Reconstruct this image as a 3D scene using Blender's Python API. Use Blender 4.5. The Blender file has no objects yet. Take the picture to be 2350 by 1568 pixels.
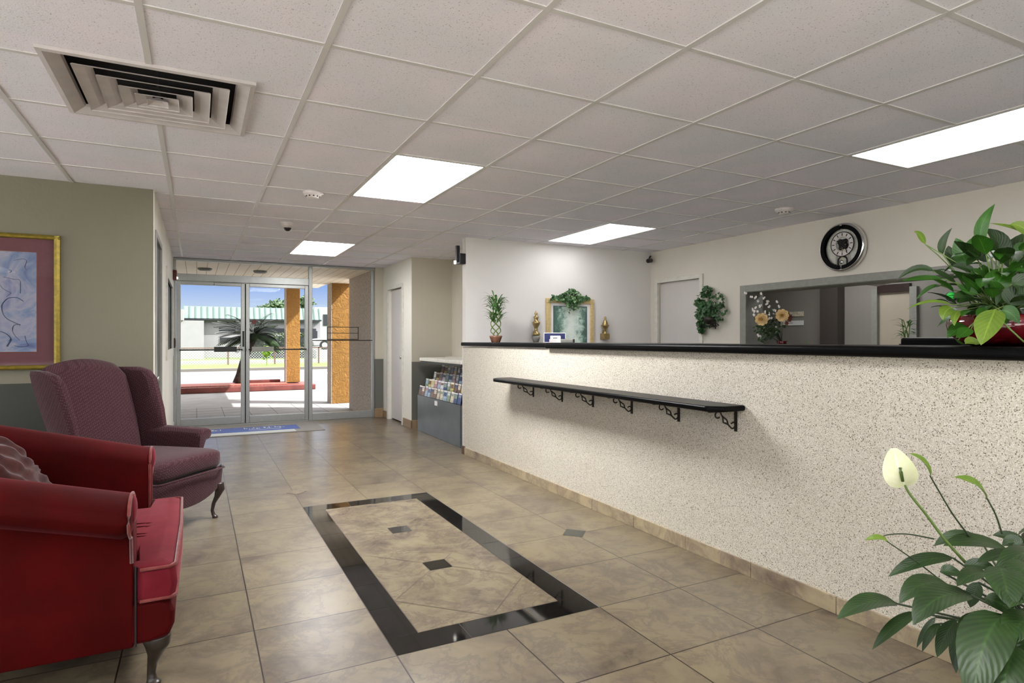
import bpy, bmesh, math, random
from mathutils import Vector, Matrix
random.seed(7)
R = math.radians
S = bpy.context.scene
COL = S.collection

# ---------------------------------------------------------------- camera, world, sun, exposure
CAM_YAW = 0.4742                     # camera looks this far right of +Y
CAM_H = 1.2
HC = 2.3067                          # underside of the ceiling grid
cam_d = bpy.data.cameras.new('camera')
cam_d.sensor_width = 36.0
cam_d.lens = 36.0 * 1410.0 / 2350.0
cam_d.shift_y = -(784.0 - 779.6) / 2350.0
cam_d.clip_start = 0.02
cam_d.clip_end = 400
cam = bpy.data.objects.new('camera', cam_d)
COL.objects.link(cam)
cam.location = (0, 0, CAM_H)
cam.rotation_euler = (R(90), 0, -CAM_YAW)
S.camera = cam

# luminance of the ceiling panels (those in view read as plain white to the lens)
LAMP_HALL = 35.0                      # over the inlaid floor
LAMP_REC = 3.3                       # over reception, close to the back wall
LAMP_COUNTER = 4.5                   # over the counter, right edge of the view
LAMP_ENTRY = 11.5                     # by the glass doors
FILL_REAR = 7.0                     # unseen lobby panels added for fill, counter side
FILL_LOUNGE = 7.0                   # unseen lobby panels added for fill, lounge side
OFFICE = 6.0                         # office ceiling panel added out of view
DAY = 1.95                            # sky and sun

w = bpy.data.worlds.new('sky')
S.world = w
w.use_nodes = True
wn = w.node_tree
wn.nodes.clear()
wo = wn.nodes.new('ShaderNodeOutputWorld')
wb = wn.nodes.new('ShaderNodeBackground')
# clear blue band above the horizon, unseen bright cloud added higher up for fill
tc = wn.nodes.new('ShaderNodeTexCoord')
sx = wn.nodes.new('ShaderNodeSeparateXYZ')
wn.links.new(tc.outputs['Generated'], sx.inputs[0])
rp = wn.nodes.new('ShaderNodeValToRGB')
els = rp.color_ramp.elements
els[0].position = 0.0; els[0].color = (0.30, 0.29, 0.27, 1)
els[1].position = 1.0; els[1].color = (0.12, 0.22, 0.5, 1)
for p_, c_ in ((0.499, (0.21, 0.20, 0.19, 1)), (0.502, (0.28, 0.29, 0.31, 1)), (0.520, (0.19, 0.225, 0.28, 1)), (0.546, (0.075, 0.125, 0.26, 1)), (0.62, (0.10, 0.18, 0.39, 1))):
    e_ = els.new(p_); e_.color = c_
mr = wn.nodes.new('ShaderNodeMath'); mr.operation = 'MULTIPLY_ADD'
wn.links.new(sx.outputs[2], mr.inputs[0]); mr.inputs[1].default_value = 0.5; mr.inputs[2].default_value = 0.5
wn.links.new(mr.outputs[0], rp.inputs[0])
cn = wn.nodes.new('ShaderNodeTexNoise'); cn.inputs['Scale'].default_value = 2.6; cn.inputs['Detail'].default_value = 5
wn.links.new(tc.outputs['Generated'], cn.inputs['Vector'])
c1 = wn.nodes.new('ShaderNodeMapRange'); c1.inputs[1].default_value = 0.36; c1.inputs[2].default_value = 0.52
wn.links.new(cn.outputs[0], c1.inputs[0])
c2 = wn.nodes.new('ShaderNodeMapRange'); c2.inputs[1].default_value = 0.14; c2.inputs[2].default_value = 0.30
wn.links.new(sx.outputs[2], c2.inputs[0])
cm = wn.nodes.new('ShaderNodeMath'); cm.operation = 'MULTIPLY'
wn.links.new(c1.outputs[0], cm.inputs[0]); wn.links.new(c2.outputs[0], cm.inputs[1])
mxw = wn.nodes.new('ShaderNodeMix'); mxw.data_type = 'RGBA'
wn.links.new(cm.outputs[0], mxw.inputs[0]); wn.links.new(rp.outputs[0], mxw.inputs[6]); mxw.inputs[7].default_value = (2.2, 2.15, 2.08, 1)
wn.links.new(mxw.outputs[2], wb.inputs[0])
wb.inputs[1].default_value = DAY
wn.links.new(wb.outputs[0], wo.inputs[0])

sun_d = bpy.data.lights.new('sun', 'SUN')
sun_d.energy = 3.3 * DAY
sun_d.angle = R(0.5)
sun_d.color = (1.0, 0.965, 0.92)
sun = bpy.data.objects.new('sun', sun_d)
COL.objects.link(sun)
sun.rotation_euler = Vector((-0.90, 0.52, -1.0)).to_track_quat('-Z', 'Y').to_euler()

S.view_settings.view_transform = 'Standard'
S.view_settings.look = 'None'
S.view_settings.gamma = 1.0
S.view_settings.use_curve_mapping = False
S.view_settings.exposure = 0.8
# sampling portals in the glazed openings (they only guide the daylight that comes through)
def portal(loc, rot, sx_, sy_):
    d_ = bpy.data.lights.new('daylight_portal', 'AREA')
    d_.shape = 'RECTANGLE'; d_.size = sx_; d_.size_y = sy_
    d_.cycles.is_portal = True
    o_ = bpy.data.objects.new('daylight_portal', d_)
    COL.objects.link(o_); o_.location = loc; o_.rotation_euler = rot
portal((1.08, 9.60, 1.15), (R(-90), 0, 0), 2.7, 2.25)
for y_ in (-1.4, 1.3, 3.85): portal((-3.63, y_, 1.2), (0, R(-90), 0), 1.95, 2.2)
for x_ in (-1.9, 1.1): portal((x_, -3.13, 1.2), (R(90), 0, 0), 2.4, 1.95)
try:
    S.cycles.use_denoising = True
    S.cycles.max_bounces = 10
    S.cycles.diffuse_bounces = 6
    S.cycles.glossy_bounces = 4
    S.cycles.transparent_max_bounces = 12
    S.cycles.sample_clamp_indirect = 6.0
    S.cycles.caustics_reflective = False
    S.cycles.caustics_refractive = False
except Exception:
    pass

# ---------------------------------------------------------------- shader helpers
def srgb(r, g, b):
    def f(c):
        c /= 255.0
        return c / 12.92 if c <= 0.04045 else ((c + 0.055) / 1.055) ** 2.4
    return (f(r), f(g), f(b), 1.0)

def new_mat(name):
    m = bpy.data.materials.new(name)
    m.use_nodes = True
    nt = m.node_tree
    return m, nt, nt.nodes['Principled BSDF']

def N(nt, t, **kw):
    n = nt.nodes.new(t)
    for k, v in kw.items():
        setattr(n, k, v)
    return n

def math_n(nt, op, a, b=None, clamp=False):
    n = N(nt, 'ShaderNodeMath', operation=op)
    n.use_clamp = clamp
    for i, x in enumerate((a, b)):
        if x is None:
            continue
        if isinstance(x, (int, float)):
            n.inputs[i].default_value = x
        else:
            nt.links.new(x, n.inputs[i])
    return n.outputs[0]

def mix_col(nt, fac, a, b):
    n = N(nt, 'ShaderNodeMix', data_type='RGBA')
    for i, x in ((0, fac), (6, a), (7, b)):
        if isinstance(x, (int, float, tuple)):
            n.inputs[i].default_value = x
        else:
            nt.links.new(x, n.inputs[i])
    return n.outputs[2]

def ramp(nt, fac, stops):
    n = N(nt, 'ShaderNodeValToRGB')
    el = n.color_ramp.elements
    while len(el) > 1:
        el.remove(el[-1])
    el[0].position, el[0].color = stops[0]
    for p, c in stops[1:]:
        e = el.new(p)
        e.color = c
    nt.links.new(fac, n.inputs[0])
    return n.outputs[0]

def noise(nt, vec, scale, detail=4, rough=0.55, dist=0.0):
    n = N(nt, 'ShaderNodeTexNoise')
    n.inputs['Scale'].default_value = scale
    n.inputs['Detail'].default_value = detail
    n.inputs['Roughness'].default_value = rough
    n.inputs['Distortion'].default_value = dist
    nt.links.new(vec, n.inputs['Vector'])
    return n.outputs[0]

def objco(nt):
    return N(nt, 'ShaderNodeTexCoord').outputs['Object']

def bump(nt, bsdf, h, strength=0.3, dist=0.01):
    b = N(nt, 'ShaderNodeBump')
    b.inputs['Strength'].default_value = strength
    b.inputs['Distance'].default_value = dist
    nt.links.new(h, b.inputs['Height'])
    nt.links.new(b.outputs[0], bsdf.inputs['Normal'])

def simple(name, col, rough=0.5, metal=0.0, var=0.06, vscale=20, bmp=0.0, coat=0.0, sheen=0.0, spec=None):
    """painted / moulded stuff with a slight tone variation"""
    m, nt, b = new_mat(name)
    co = objco(nt)
    nz = noise(nt, co, vscale)
    c2 = tuple(max(0, c * (1 - var * 2)) for c in col[:3]) + (1,)
    c1 = tuple(min(1, c * (1 + var)) for c in col[:3]) + (1,)
    nt.links.new(ramp(nt, nz, [(0.3, c2), (0.7, c1)]), b.inputs['Base Color'])
    b.inputs['Roughness'].default_value = rough
    b.inputs['Metallic'].default_value = metal
    if coat:
        b.inputs['Coat Weight'].default_value = coat
    if sheen:
        b.inputs['Sheen Weight'].default_value = sheen
    if spec is not None:
        b.inputs['Specular IOR Level'].default_value = spec
    if bmp:
        bump(nt, b, noise(nt, co, vscale * 6, 5), bmp, 0.004)
    return m

M = {}
# walls: orange-peel textured paint, darker wainscot colour below 0.9 m where asked
def wall_paint(name, col, low=None, split=0.9):
    m, nt, b = new_mat(name)
    co = objco(nt)
    nz = noise(nt, co, 1.3, 3)
    c2 = tuple(c * 0.93 for c in col[:3]) + (1,)
    c = ramp(nt, nz, [(0.35, c2), (0.65, col)])
    if low:
        sep = N(nt, 'ShaderNodeSeparateXYZ')
        nt.links.new(co, sep.inputs[0])
        k = math_n(nt, 'LESS_THAN', sep.outputs[2], split)
        c = mix_col(nt, k, c, low)
    nt.links.new(c, b.inputs['Base Color'])
    b.inputs['Roughness'].default_value = 0.6
    bump(nt, b, noise(nt, co, 55, 3), 0.25, 0.004)
    return m
M['wall'] = wall_paint('cream wall paint', srgb(232, 229, 218))
M['wall_two'] = wall_paint('sage wall paint over dark wainscot', srgb(114, 110, 92), srgb(46, 48, 40))
M['wall_niche'] = wall_paint('taupe wall paint over dark wainscot', srgb(196, 190, 174), srgb(100, 100, 92))
M['wall_rec'] = wall_paint('pale grey wall paint', srgb(222, 219, 214))
M['wall_rec_r'] = wall_paint('warm grey wall paint', srgb(214, 208, 196))
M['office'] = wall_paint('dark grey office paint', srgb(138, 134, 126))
M['office_beige'] = wall_paint('beige lit doorway tone', srgb(176, 166, 148))
M['office_dark'] = wall_paint('charcoal office ceiling and gap shade', srgb(66, 60, 54))
M['trim_grey'] = simple('grey painted trim', srgb(140, 140, 132), 0.45)
M['trim_white'] = simple('white painted trim', srgb(214, 211, 200), 0.4)
M['door_white'] = simple('off white door paint', srgb(205, 200, 196), 0.4, var=0.02, vscale=2)
M['door_dark'] = simple('dark grey door paint', srgb(40, 38, 34), 0.4)
M['black_gloss'] = simple('black gloss laminate', (0.0035, 0.0035, 0.0035, 1), 0.34, spec=0.07)
M['black_metal'] = simple('black wrought metal', (0.022, 0.018, 0.014, 1), 0.45, 0.4)
M['black_plastic'] = simple('black plastic', (0.015, 0.014, 0.014, 1), 0.35)
M['white_plastic'] = simple('white plastic', srgb(215, 208, 205), 0.4)
M['chrome'] = simple('polished chrome', (0.75, 0.75, 0.74, 1), 0.15, 1.0, var=0.02)
M['alu'] = simple('brushed aluminium', srgb(168, 170, 166), 0.38, 0.55, var=0.03)
M['alu_dark'] = simple('shadow gap gasket', srgb(40, 42, 40), 0.6)
M['brass'] = simple('antique brass', srgb(176, 154, 104), 0.32, 0.75, var=0.2, vscale=60)
M['gold'] = simple('gold picture frame', srgb(140, 122, 44), 0.4, 0.5, var=0.15, vscale=40)
M['gold_pale'] = simple('pale gilt frame', srgb(214, 190, 138), 0.4, 0.2, var=0.08, vscale=40)
M['bar'] = simple('ceiling grid bar', srgb(208, 206, 204), 0.35, var=0.03, vscale=3)
M['vent'] = simple('grille enamel', srgb(196, 190, 188), 0.4, var=0.05, vscale=12)
M['duct'] = simple('dark duct', (0.01, 0.009, 0.009, 1), 0.8)
M['dark_wood'] = simple('dark stained wood', srgb(52, 38, 34), 0.3, var=0.2, vscale=30)
M['smoky'] = simple('smoky dome plastic', srgb(40, 32, 34), 0.1)

def emis(name, col, st):
    m, nt, b = new_mat(name)
    b.inputs['Base Color'].default_value = (0.8, 0.8, 0.8, 1)
    b.inputs['Emission Color'].default_value = col
    b.inputs['Emission Strength'].default_value = st
    return m
for k_, v_ in (('hall', LAMP_HALL), ('rec', LAMP_REC), ('counter', LAMP_COUNTER), ('entry', LAMP_ENTRY), ('rear', FILL_REAR), ('lounge', FILL_LOUNGE), ('office', OFFICE)):
    M['lamp_'+k_] = emis('lit diffuser '+k_, (0.985, 0.975, 1.0, 1), v_)
M['led'] = emis('small white light', (1, 0.97, 0.9, 1), 4)
M['green_led'] = emis('green indicator lamp', (0.01, 0.5, 0.04, 1), 0.35)
M['green_led'].node_tree.nodes['Principled BSDF'].inputs['Base Color'].default_value = (0.01, 0.2, 0.02, 1)

def glass(name, tint=(1, 1, 1, 1), refl=0.06):
    m = bpy.data.materials.new(name)
    m.use_nodes = True
    nt = m.node_tree
    nt.nodes.clear()
    o = N(nt, 'ShaderNodeOutputMaterial')
    t = N(nt, 'ShaderNodeBsdfTransparent')
    t.inputs[0].default_value = tint
    g = N(nt, 'ShaderNodeBsdfGlossy')
    g.inputs['Roughness'].default_value = 0.02
    f = N(nt, 'ShaderNodeFresnel')
    f.inputs[0].default_value = 1.45
    mx = N(nt, 'ShaderNodeMixShader')
    nt.links.new(math_n(nt, 'MULTIPLY', f.outputs[0], refl / 0.06, True), mx.inputs[0])
    nt.links.new(t.outputs[0], mx.inputs[1])
    nt.links.new(g.outputs[0], mx.inputs[2])
    nt.links.new(mx.outputs[0], o.inputs[0])
    return m
M['glass'] = glass('clear pane glass', (0.97, 0.98, 0.975, 1), 0.004)
M['glass_art'] = glass('picture glass', (0.99, 0.99, 0.99, 1), 0.01)

# ceiling tile: mineral fibre with pin holes
m, nt, b = new_mat('speckled mineral fibre tile')
co = objco(nt)
n1 = noise(nt, co, 150, 2, 0.7)
n2 = noise(nt, co, 2.2, 2)
base = ramp(nt, n2, [(0.35, srgb(228, 229, 236)), (0.65, srgb(238, 232, 241))])
dots = ramp(nt, n1, [(0.31, (1, 1, 1, 1)), (0.37, (0, 0, 0, 1))])
nt.links.new(mix_col(nt, math_n(nt, 'MULTIPLY', dots, 0.65), base, srgb(120, 112, 105)), b.inputs['Base Color'])
b.inputs['Roughness'].default_value = 0.85
bump(nt, b, n1, 0.3, 0.003)
M['tile_ceiling'] = m

# marbled floor tile; tiles anchored on the inlay's corner
TX0, TY0, TS = 0.676, 2.272, 0.4655
def marble(name, grid=True, rough=0.285, seed=0.0, dark=1.0):
    m, nt, b = new_mat(name)
    co = objco(nt)
    sep = N(nt, 'ShaderNodeSeparateXYZ')
    nt.links.new(co, sep.inputs[0])
    u = math_n(nt, 'DIVIDE', math_n(nt, 'SUBTRACT', sep.outputs[0], TX0), TS)
    v = math_n(nt, 'DIVIDE', math_n(nt, 'SUBTRACT', sep.outputs[1], TY0), TS)
    vec = co
    if grid:
        cu, cv = math_n(nt, 'FLOOR', u), math_n(nt, 'FLOOR', v)
        cb = N(nt, 'ShaderNodeCombineXYZ')
        nt.links.new(cu, cb.inputs[0])
        nt.links.new(cv, cb.inputs[1])
        wn_ = N(nt, 'ShaderNodeTexWhiteNoise', noise_dimensions='3D')
        nt.links.new(cb.outputs[0], wn_.inputs[0])
        sc = N(nt, 'ShaderNodeVectorMath', operation='SCALE')
        nt.links.new(wn_.outputs[1], sc.inputs[0])
        sc.inputs['Scale'].default_value = 9.0
        ad = N(nt, 'ShaderNodeVectorMath', operation='ADD')
        nt.links.new(co, ad.inputs[0])
        nt.links.new(sc.outputs[0], ad.inputs[1])
        vec = ad.outputs[0]
    big = noise(nt, vec, 2.6, 5, 0.62, 0.8)
    fine = noise(nt, vec, 7, 6, 0.62, 0.8)
    vein = noise(nt, vec, 4.2, 7, 0.68, 0.6)
    k = dark
    c = ramp(nt, big, [(0.30, srgb(76 * k, 65 * k, 55 * k)), (0.46, srgb(106 * k, 95 * k, 78 * k)), (0.60, srgb(122 * k, 111 * k, 88 * k)), (0.75, srgb(114 * k, 101 * k, 90 * k))])
    c = mix_col(nt, ramp(nt, fine, [(0.42, (0, 0, 0, 1)), (0.62, (0.5, 0.5, 0.5, 1))]), c, srgb(128 * k, 118 * k, 96 * k))
    vb = math_n(nt, 'ABSOLUTE', math_n(nt, 'SUBTRACT', vein, 0.5))
    c = mix_col(nt, ramp(nt, vb, [(0.0, (0.45, 0.45, 0.45, 1)), (0.045, (0, 0, 0, 1))]), c, srgb(80 * k, 68 * k, 65 * k))
    rgh = rough
    if grid:
        cc = mix_col(nt, wn_.outputs[0], (0.90, 0.90, 0.90, 1), (1.04, 1.03, 1.0, 1))
        mm = N(nt, 'ShaderNodeMix', data_type='RGBA', blend_type='MULTIPLY')
        mm.inputs[0].default_value = 1
        nt.links.new(c, mm.inputs[6])
        nt.links.new(cc, mm.inputs[7])
        c = mm.outputs[2]
        du = math_n(nt, 'PINGPONG', u, 0.5)
        dv = math_n(nt, 'PINGPONG', v, 0.5)
        g = math_n(nt, 'LESS_THAN', math_n(nt, 'MINIMUM', du, dv), 0.0062)
        c = mix_col(nt, g, c, srgb(46, 38, 30))
        bump(nt, b, math_n(nt, 'MULTIPLY', g, -1.0), 0.12, 0.002)
    nt.links.new(c, b.inputs['Base Color'])
    b.inputs['Roughness'].default_value = rgh
    b.inputs['Specular IOR Level'].default_value = 0.34
    return m
M['floor'] = marble('marbled stone floor tile')
M['inlay'] = marble('marbled stone inlay tile', False, 0.24)
M['base_tile'] = marble('marbled stone skirting tile', False, 0.3, dark=1.35)
M['grout'] = simple('brown grout', srgb(78, 66, 54), 0.8)
M['granite'] = simple('polished black granite', (0.010, 0.009, 0.008, 1), 0.05, var=0.3, vscale=90, spec=0.6)
M['granite_green'] = simple('dark green granite inset', (0.018, 0.025, 0.02, 1), 0.1, var=0.3, vscale=90)

# pebbled quartz counter face
m, nt, b = new_mat('pebble speckled laminate')
co = objco(nt)
vo = N(nt, 'ShaderNodeTexVoronoi')
vo.inputs['Scale'].default_value = 300
nt.links.new(co, vo.inputs['Vector'])
sepc = N(nt, 'ShaderNodeSeparateColor')
nt.links.new(vo.outputs['Color'], sepc.inputs[0])
c = ramp(nt, sepc.outputs[0], [(0.0, srgb(92, 84, 72)), (0.04, srgb(128, 118, 102)), (0.09, srgb(180, 172, 154)), (0.25, srgb(198, 192, 177)), (0.55, srgb(211, 206, 192)), (0.9, srgb(218, 214, 203)), (1.0, srgb(228, 224, 216))])
dd = ramp(nt, vo.outputs['Distance'], [(0.28, (1, 1, 1, 1)), (0.75, (0.86, 0.84, 0.80, 1))])
mm = N(nt, 'ShaderNodeMix', data_type='RGBA', blend_type='MULTIPLY')
mm.inputs[0].default_value = 1
nt.links.new(c, mm.inputs[6])
nt.links.new(dd, mm.inputs[7])
big = noise(nt, co, 1.5, 3)
m3 = N(nt, 'ShaderNodeMix', data_type='RGBA', blend_type='MULTIPLY')
m3.inputs[0].default_value = 1
nt.links.new(mm.outputs[2], m3.inputs[6])
nt.links.new(ramp(nt, big, [(0.3, (0.95, 0.94, 0.92, 1)), (0.7, (1, 1, 1, 1))]), m3.inputs[7])
nt.links.new(m3.outputs[2], b.inputs['Base Color'])
b.inputs['Roughness'].default_value = 0.38
bump(nt, b, vo.outputs['Distance'], 0.35, 0.003)
M['pebble'] = m

# fabrics
def fabric(name, c1, c2, scale, rough=0.9, sheen=0.4, wave=False, sheen_tint=None):
    m, nt, b = new_mat(name)
    co = objco(nt)
    if wave:
        mp = N(nt, 'ShaderNodeMapping')
        mp.inputs['Rotation'].default_value = (R(45), R(30), R(45))
        nt.links.new(co, mp.inputs[0])
        ck = N(nt, 'ShaderNodeTexVoronoi')
        ck.distance = 'CHEBYCHEV'
        ck.inputs['Randomness'].default_value = 0.15
        ck.inputs['Scale'].default_value = scale
        nt.links.new(mp.outputs[0], ck.inputs['Vector'])
        h = ck.outputs['Distance']
        c = ramp(nt, h, [(0.18, c2), (0.32, c1), (0.5, tuple(x * 0.7 for x in c1[:3]) + (1,))])
    else:
        h = noise(nt, co, scale, 5)
        c = ramp(nt, h, [(0.35, c1), (0.65, c2)])
    nt.links.new(c, b.inputs['Base Color'])
    b.inputs['Roughness'].default_value = rough
    b.inputs['Sheen Weight'].default_value = sheen
    b.inputs['Sheen Roughness'].default_value = 0.35
    if sheen_tint:
        b.inputs['Sheen Tint'].default_value = sheen_tint
    b.inputs['Specular IOR Level'].default_value = 0.1
    bump(nt, b, h, 0.25, 0.003)
    return m
M['velvet'] = fabric('crimson velvet', srgb(56, 0, 0), srgb(70, 0, 1), 6, 0.75, 0.10, sheen_tint=srgb(255, 140, 150))
M['velvet_pink'] = fabric('pale rose velvet', srgb(94, 18, 28), srgb(108, 27, 37), 8, 0.75, 0.3, sheen_tint=srgb(255, 170, 180))  # paler, pinker red for the seat cushion and arm facings
M['piping'] = fabric('pale rose piping', srgb(112, 52, 50), srgb(126, 64, 60), 40, 0.8, 0.4)
M['mauve'] = fabric('mauve diamond weave upholstery', srgb(68, 44, 48), srgb(86, 60, 63), 88, 0.9, 0.2, True)
M['pillow'] = fabric('dusty plum cushion cloth', srgb(52, 26, 26), srgb(76, 42, 38), 20, 0.85, 0.4)
M['leg_wood'] = simple('greyed walnut', srgb(44, 36, 28), 0.35, var=0.2, vscale=30)

# leaves: uv u across the blade (0.5 = midrib), v along it
def leaf(name, c1, c2, veins=9.0, vein_str=0.5, trans=0.25):
    m, nt, b = new_mat(name)
    uv = N(nt, 'ShaderNodeTexCoord').outputs['UV']
    sp = N(nt, 'ShaderNodeSeparateXYZ')
    nt.links.new(uv, sp.inputs[0])
    d = math_n(nt, 'ABSOLUTE', math_n(nt, 'SUBTRACT', sp.outputs[0], 0.5))
    ph = math_n(nt, 'ADD', math_n(nt, 'MULTIPLY', sp.outputs[1], veins * 6.283), math_n(nt, 'MULTIPLY', d, -veins * 4.0))
    sn = math_n(nt, 'MULTIPLY', math_n(nt, 'ADD', math_n(nt, 'SINE', ph), 1.0), 0.5)
    mid = ramp(nt, d, [(0.0, (1, 1, 1, 1)), (0.05, (0, 0, 0, 1))])
    nz = noise(nt, objco(nt), 12, 3)
    c = ramp(nt, nz, [(0.3, c1), (0.7, c2)])
    lt = tuple(min(1, x * 1.9 + 0.01) for x in c2[:3]) + (1,)
    c = mix_col(nt, math_n(nt, 'MULTIPLY', sn, vein_str * 0.5), c, lt)
    c = mix_col(nt, math_n(nt, 'MULTIPLY', mid, 0.6), c, lt)
    nt.links.new(c, b.inputs['Base Color'])
    b.inputs['Roughness'].default_value = 0.40
    bump(nt, b, sn, 0.35 * vein_str, 0.003)
    tr = N(nt, 'ShaderNodeBsdfTranslucent')
    nt.links.new(c, tr.inputs[0])
    ms = N(nt, 'ShaderNodeMixShader')
    ms.inputs[0].default_value = trans
    out = nt.nodes['Material Output']
    nt.links.new(b.outputs[0], ms.inputs[1])
    nt.links.new(tr.outputs[0], ms.inputs[2])
    nt.links.new(ms.outputs[0], out.inputs[0])
    return m
M['leaf_dark'] = leaf('deep green ribbed leaf', srgb(20, 40, 12), srgb(38, 64, 20), 11, 0.5, 0.10)
M['leaf_mid'] = leaf('fresh green leaf', srgb(32, 76, 18), srgb(58, 108, 28), 9, 0.3)
M['leaf_lime'] = leaf('yellow green leaf', srgb(88, 118, 36), srgb(114, 140, 46), 8, 0.25)
M['leaf_ivy'] = leaf('ivy leaf', srgb(24, 60, 28), srgb(60, 100, 52), 4, 0.3, 0.1)
M['leaf_ivy_pale'] = leaf('pale ivy leaf', srgb(70, 112, 62), srgb(118, 150, 98), 4, 0.3, 0.1)
M['leaf_bamboo'] = leaf('bamboo leaf', srgb(52, 98, 46), srgb(104, 146, 84), 3, 0.2)
M['spathe'] = leaf('cream spathe', srgb(222, 228, 178), srgb(236, 238, 200), 5, 0.12, 0.3)
M['stem'] = simple('green stalk', srgb(96, 120, 58), 0.45)
M['stem_dark'] = simple('dark green stalk', srgb(46, 62, 34), 0.45)
M['soil'] = simple('potting soil', srgb(48, 36, 28), 0.95, var=0.4, vscale=60, bmp=0.6)
M['maroon'] = simple('maroon glazed pottery', srgb(92, 12, 20), 0.1, var=0.35, vscale=14, coat=0.6)
M['brown_pot'] = simple('brown glazed pottery', srgb(132, 92, 72), 0.25, var=0.2, vscale=30)
M['terracotta'] = simple('dark wicker planter', srgb(60, 48, 40), 0.8, var=0.3, vscale=60)
M['petal_white'] = simple('white petal', srgb(226, 220, 214), 0.6)
M['petal_peach'] = simple('peach petal', srgb(230, 200, 142), 0.6, var=0.12, vscale=40)
M['petal_core'] = simple('ochre flower core', srgb(150, 112, 26), 0.7)
M['petal_rust'] = simple('russet petal', srgb(110, 62, 44), 0.7)
M['paper'] = simple('white card', srgb(228, 226, 222), 0.6, var=0.02)
M['navy'] = simple('navy card', srgb(24, 34, 84), 0.4)
M['sticker'] = simple('maroon decal', srgb(96, 34, 30), 0.5)
M['rubber'] = simple('tan vinyl skirting', srgb(146, 122, 92), 0.5)
M['wood_edge'] = simple('brown skirting end', srgb(88, 66, 46), 0.5)

# ---------------------------------------------------------------- mesh helpers
def smooth_path(pts, n=5):
    """catmull-rom through the points"""
    P = [Vector(p) for p in pts]
    out = []
    for i in range(len(P)-1):
        a, b_, c, d = P[max(i-1, 0)], P[i], P[i+1], P[min(i+2, len(P)-1)]
        for k in range(n):
            t = k/n
            out.append(0.5*((2*b_)+(c-a)*t+(2*a-5*b_+4*c-d)*t*t+(3*b_-a-3*c+d)*t**3))
    out.append(P[-1])
    return out

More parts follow.
